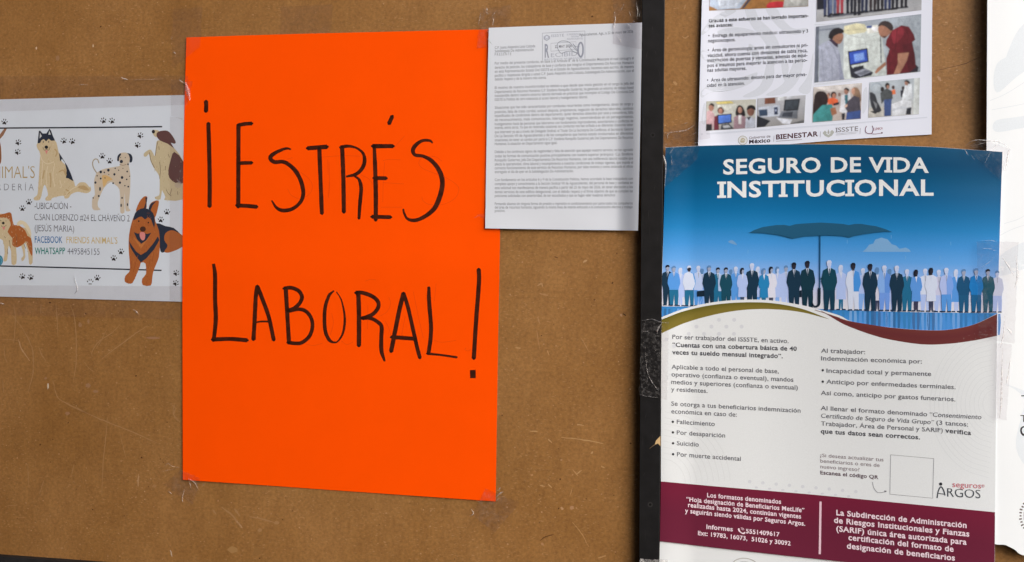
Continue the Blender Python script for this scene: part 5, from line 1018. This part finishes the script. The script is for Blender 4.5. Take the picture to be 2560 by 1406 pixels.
# ------------------------------------------------------------------ clear sticky tape
def tape_material(name, cover, milky, rough, bump, scale, lo=0.38, hi=0.72, clear=(0.93, 0.915, 0.915, 1)):
    m, nt, bs = mat(name); L = nt.links
    out = nt.nodes['Material Output']
    n = node(nt, 'ShaderNodeTexNoise', Scale=scale, Detail=5.0, Roughness=0.65); L.new(objcoord(nt), n.inputs[0])
    b = node(nt, 'ShaderNodeBump', Strength=bump, Distance=0.002); L.new(n.outputs[0], b.inputs['Height']); L.new(b.outputs[0], bs.inputs['Normal'])
    bs.inputs['Base Color'].default_value = (0.72, 0.70, 0.70, 1); bs.inputs['Roughness'].default_value = rough; bs.inputs['Specular IOR Level'].default_value = 0.9
    tr_ = node(nt, 'ShaderNodeBsdfTransparent'); tr_.inputs[0].default_value = clear
    f = ramp(nt, n.outputs[0], [(lo, (cover, cover, cover, 1)), (hi, (milky, milky, milky, 1))])
    mx = nt.nodes.new('ShaderNodeMixShader'); L.new(f, mx.inputs[0]); L.new(tr_.outputs[0], mx.inputs[1]); L.new(bs.outputs[0], mx.inputs[2]); L.new(mx.outputs[0], out.inputs[0])
    return m
TAPE = tape_material('clear_tape', 0.008, 0.03, 0.3, 0.2, 60.0)
TAPE_WRINKLED = tape_material('wrinkled_tape', 0.008, 0.075, 0.25, 0.8, 110.0, 0.46, 0.74, (0.9, 0.885, 0.895, 1))
TAPE_BUBBLED = tape_material('bubbled_tape', 0.0, 0.12, 0.24, 0.9, 300.0, 0.48, 0.72)
CREASE = tape_material('tape_crease', 0.14, 0.56, 0.25, 0.4, 300.0)
def tape(label, corners, off, material=TAPE, wr=0.0003, seed=1, creases=(), nu=26, nv=26, jag=0.0, cw=2.6):
    offf = off if callable(off) else (lambda x, y: off)
    p00, p10, p11, p01 = corners; r3 = random.Random(seed)
    cx = sum(p[0] for p in corners) / 4; by = max(p[1] for p in corners)
    t = thing('tape_strip', label, 'tape', wall(cx, by, 0), 'pieces of clear tape')
    def o(x, y): return offf(x, y) + wr * mnoise.noise((x / 17 + seed * 9, y / 17, seed)) + wr * .6 * mnoise.noise((x / 6 + seed, y / 6, seed * 3)) + wr
    vs = []
    for j in range(nv + 1):
        v = j / nv
        for i in range(nu + 1):
            u = i / nu
            x = (p00[0] * (1 - u) + p10[0] * u) * (1 - v) + (p01[0] * (1 - u) + p11[0] * u) * v
            y = (p00[1] * (1 - u) + p10[1] * u) * (1 - v) + (p01[1] * (1 - u) + p11[1] * u) * v
            if jag and (i in (0, nu) or j in (0, nv)):
                x += jag * mnoise.noise((x / 8, y / 8, seed)); y += jag * mnoise.noise((x / 8, y / 8, seed + 5))
            vs.append(wall(x, y, o(x, y)))
    n1 = nu + 1
    fs = [(j * n1 + i, (j + 1) * n1 + i, (j + 1) * n1 + i + 1, j * n1 + i + 1) for j in range(nv) for i in range(nu)]
    make('tape_film', vs, fs, material, t, smooth=True)
    if creases:
        a = Art(lambda x, y: o(x, y) + 0.0002); vs, fs = [], []
        for pts in creases:
            q = spline([(p[0], p[1], (p[2] if len(p) > 2 else cw) * 0.85) for p in pts], 6); N = len(q)
            b0 = len(vs)
            for i, p in enumerate(q):      # a raised fold: two sides meeting in a ridge
                A, B = q[max(i - 1, 0)], q[min(i + 1, N - 1)]; dx, dy = B[0] - A[0], B[1] - A[1]; l = math.hypot(dx, dy) or 1
                w = p[2] * (0.25 + 0.75 * math.sin(math.pi * (i + .5) / N)) / 2; nx, ny = -dy / l * w, dx / l * w
                for k, h in ((-1, 0.0001), (0, 0.0009), (1, 0.0001)): vs.append(wall(p[0] + nx * k, p[1] + ny * k, o(p[0] + nx * k, p[1] + ny * k) + h))
            for i in range(N - 1):
                for k in (0, 1): fs.append((b0 + i * 3 + k, b0 + i * 3 + k + 1, b0 + i * 3 + 3 + k + 1, b0 + i * 3 + 3 + k))
        make('fold_crease', vs, fs, CREASE, t)
    return t
tape('long clear tape strip along the top edge of the dog flyer', [(-230, 192), (470, 190), (470, 262), (-230, 288)], 0.0014, TAPE, .0003, 1,
     [[(301, 194, 4), (310, 198, 5.5), (321, 200, 4)], [(322, 200, 1), (370, 199, 1.2), (410, 198, 1)], [(198, 212, 2), (220, 213, 2)], [(448, 201, 3), (462, 209, 2.4)]], 60, 8)
tape('long clear tape strip along the bottom edge of the dog flyer', [(-230, 712), (458, 716), (458, 800), (-230, 782)], 0.0014, TAPE, .0003, 2,
     [[(0, 758, 4), (12, 762, 3)], [(184, 690, 1.5), (193, 722, 3), (186, 736, 2)], [(332, 774, 2), (341, 780, 4), (346, 788, 2)]], 60, 8)
tape('short clear tape lapping from the dog flyer corner onto the orange card', [(426, 198), (482, 204), (456, 300), (428, 290)], 0.0026, TAPE, .0003, 3,
     [[(463, 206, 6), (469, 226, 12), (475, 252, 7)], [(448, 200, 3), (458, 208, 2)]], 14, 20)
tape('narrow clear tape strip down the right end of the dog flyer', [(425, 292), (459, 296), (457, 760), (424, 752)], 0.0014, TAPE, .0003, 21,
     [[(452, 425, 2.4), (450, 432, 3)], [(442, 450, 3), (455, 462, 2)]], 10, 60)
tape('small clear tape piece beside the upper left corner of the orange card', [(432, 24), (506, 18), (500, 118), (430, 172)], 0.0021, TAPE, .0003, 4, [[(430, 92, 2), (428, 100, 2.4)], [(434, 131, 4), (440, 135, 2)]], 12, 14)
tape('faint clear tape patch on bare hardboard above the orange card', [(702, 18), (832, 12), (826, 84), (700, 88)], 0.0006, TAPE, .0002, 5, (), 14, 10)
tape('crinkled clear tape over the lower left corner of the orange card', [(452, 1176), (502, 1196), (482, 1262), (410, 1212)], 0.0024, TAPE_WRINKLED, .0003, 6,
     [[(411, 1170, 1.6), (419, 1159, 2), (430, 1166, 1.6), (450, 1170, 1.8)], [(470, 1197, 2.4), (486, 1207, 3), (498, 1228, 1.6)], [(472, 1200, 1.6), (478, 1222, 2)], [(420, 1228, 3), (430, 1236, 2)], [(462, 1222, 2.4), (455, 1248, 3), (460, 1258, 2)], [(400, 1180, 1.2), (440, 1172, 1.4)], [(506, 1216, 2), (512, 1206, 1.4)]], 16, 16, 2)
tape('diamond shaped clear tape below the lower right corner of the orange card', [(1214, 1222), (1300, 1258), (1236, 1332), (1180, 1286)], 0.0024, TAPE_WRINKLED, .0003, 7,
     [[(1240, 1243, 3), (1250, 1234, 5), (1259, 1230, 4)], [(1240, 1253, 3), (1246, 1247, 2)], [(1243, 1228, 3), (1251, 1219, 3.4)], [(1177, 1272, 3), (1183, 1284, 4), (1174, 1292, 2)]], 16, 16, 1.5)
tape('clear tape over the upper left corner of the typed letter', [(1202, 22), (1278, 14), (1272, 112), (1192, 122)], 0.0031, TAPE_WRINKLED, .0003, 8,
     [[(1216, 18, 2), (1218, 28, 3.4)], [(1214, 29, 2), (1219, 37, 3.4)], [(1228, 44, 2), (1236, 34, 1.8), (1245, 24, 1.2)], [(1232, 43, 3), (1233, 53, 4.6), (1231, 64, 3)], [(1202, 30, 1.4), (1196, 62, 2.4)], [(1208, 72, 3), (1211, 74, 3)], [(1219, 98, 2.4), (1232, 114, 3.4)], [(1218, 75, 2), (1221, 84, 1.4)]], 18, 18, 1.5)
tape('wide glossy tape over the upper right corner of the typed letter by the bar', [(1533, -40), (1606, -40), (1604, 124), (1532, 110)], lambda x, y: max(letter_surf(x, y), .0035) + .0008, TAPE_WRINKLED, .0005, 9,
     [[(1536, 28, 3), (1538, 50, 5), (1534, 66, 6), (1536, 73, 3)], [(1568, 60, 2), (1578, 68, 3)], [(1590, 4, 2), (1594, 30, 3), (1592, 46, 2)], [(1560, 10, 2), (1550, 30, 2.4)], [(1545, 90, 1.6), (1554, 108, 2)], [(1582, 54, 3), (1588, 54, 2)], [(1600, 30, 2), (1598, 42, 2)], [(1577, 40, 2), (1572, 28, 2.4)]], 18, 36, 0, 2.6)
tape('clear tape over the lower left corner of the typed letter', [(1190, 536), (1216, 536), (1268, 566), (1260, 578)], 0.0032, TAPE, .0002, 10, [[(1262, 556, 1.6), (1266, 566, 2.6), (1271, 569, 1.6)], [(1185, 546, 1.4), (1199, 538, 2)]], 12, 10)
tape('crumpled clear tape at the upper left corner of the insurance poster', [(1658, 330), (1762, 316), (1742, 400), (1660, 470)], lambda x, y: max(ins_surf(x, y) + LAYER * 6 if y > 366 else .003, .003) + .0007, TAPE_WRINKLED, .0007, 11,
     [[(1660, 332, 2), (1690, 330, 3), (1715, 326, 4), (1738, 312, 3)], [(1668, 348, 3), (1670, 336, 4), (1684, 330, 2)], [(1710, 310, 2), (1720, 306, 3)], [(1673, 386, 2), (1684, 370, 2.4)], [(1679, 388, 1.4), (1679, 414, 2)], [(1654, 382, 4), (1660, 396, 7), (1664, 418, 6), (1661, 470, 4)], [(1742, 331, 1.6), (1726, 340, 2)]], 26, 26, 2)
tape('clear tape over the lower left corner of the tilted news sheet', [(1664, 318), (1772, 300), (1776, 346), (1700, 358)], lambda x, y: .0066, TAPE, .0004, 12, [[(1735, 358, 1.6), (1748, 356, 1.8)]], 20, 12, 1.5)
tape('crumpled tape folded over the upper right corner of the insurance poster', [(2412, 368), (2458, 348), (2526, 374), (2500, 452)], lambda x, y: ins_surf(x, y) + .0012, TAPE_WRINKLED, .0012, 13,
     [[(2413, 366, 3), (2433, 352, 3), (2466, 352, 4), (2500, 356, 3), (2524, 372, 4)], [(2412, 374, 4), (2420, 390, 2)], [(2476, 380, 2), (2468, 396, 1.6), (2462, 408, 1.6)], [(2500, 356, 2), (2480, 374, 3)], [(2522, 376, 7), (2518, 400, 6), (2512, 430, 4)], [(2428, 388, 2), (2436, 400, 1.2)], [(2440, 364, 2), (2466, 356, 2)]], 26, 26, 2)
tape('wrinkled tape joining the right edge of the insurance poster to the white poster', [(2442, 602), (2546, 606), (2536, 860), (2446, 842)], lambda x, y: ins_surf(x, y) + .0042, TAPE_WRINKLED, .0012, 14,
     [[(2454, 603, 1.4), (2476, 602, 2.4), (2492, 604, 1.6)], [(2452, 624, 1.6), (2470, 622, 2.6), (2492, 628, 1.6)], [(2448, 672, 1.4), (2470, 658, 2.2), (2484, 644, 1.6)], [(2504, 642, 3), (2520, 664, 5), (2534, 690, 3)], [(2540, 640, 4), (2544, 690, 7), (2536, 720, 5)], [(2516, 820, 3), (2526, 830, 5), (2530, 838, 2)], [(2445, 836, 1), (2470, 838, 1.4)], [(2512, 790, 2), (2508, 840, 4), (2500, 870, 3)]], 26, 40, 2)
tape('narrow shiny tape below, along the white poster edge', [(2490, 858), (2530, 862), (2516, 1052), (2492, 1046)], lambda x, y: ins_surf(x, y) + .0036, TAPE_WRINKLED, .001, 15, [[(2506, 870, 3), (2504, 960, 6), (2503, 1010, 6), (2499, 1045, 4)], [(2526, 900, 3), (2516, 960, 4)]], 12, 36, 2)
tape('bubbled clear tape stuck over the black bar beside the insurance poster', [(1604, 800), (1672, 806), (1668, 1000), (1597, 988)], lambda x, y: max(BAR, ins_surf(x, y) + LAYER * 44) + .0006, TAPE_BUBBLED, .0005, 16,
     [[(1604, 802, 2), (1630, 799, 2.4), (1652, 806, 1.4), (1670, 808, 1.6)], [(1613, 870, 1.2), (1616, 915, 1.4), (1624, 945, 1.6), (1640, 970, 2), (1648, 978, 1.4)], [(1605, 830, 1.4), (1622, 829, 2)], [(1606, 990, 1), (1648, 995, 1.4)], [(1656, 806, 3), (1645, 822, 5), (1642, 836, 3)]], 22, 60, 2, 2)
tape('grey crumpled tape on the black bar at the poster foot', [(1600, 1398), (1668, 1400), (1676, 1460), (1588, 1460)], lambda x, y: max(BAR, ins_surf(x, y)) + .002, CREASE, .002, 17, (), 16, 12, 3)
a = Art(lambda x, y: BAR + .0002)
tb = thing('torn_paper_scrap', 'tiny tan paper scrap stuck on the black bar beside the insurance poster', 'paper scrap', wall(1645, 1112, 0))
a.poly([(1651, 1090), (1640, 1102), (1637, 1112), (1645, 1109), (1651, 1116)], C(206, 172, 122), 1); a.stroke([(1637, 1112, 2), (1630, 1117, 1.2), (1624, 1122, .6)], 1.4, C(120, 100, 78), 1)
a.build('scrap_sheet', tb)
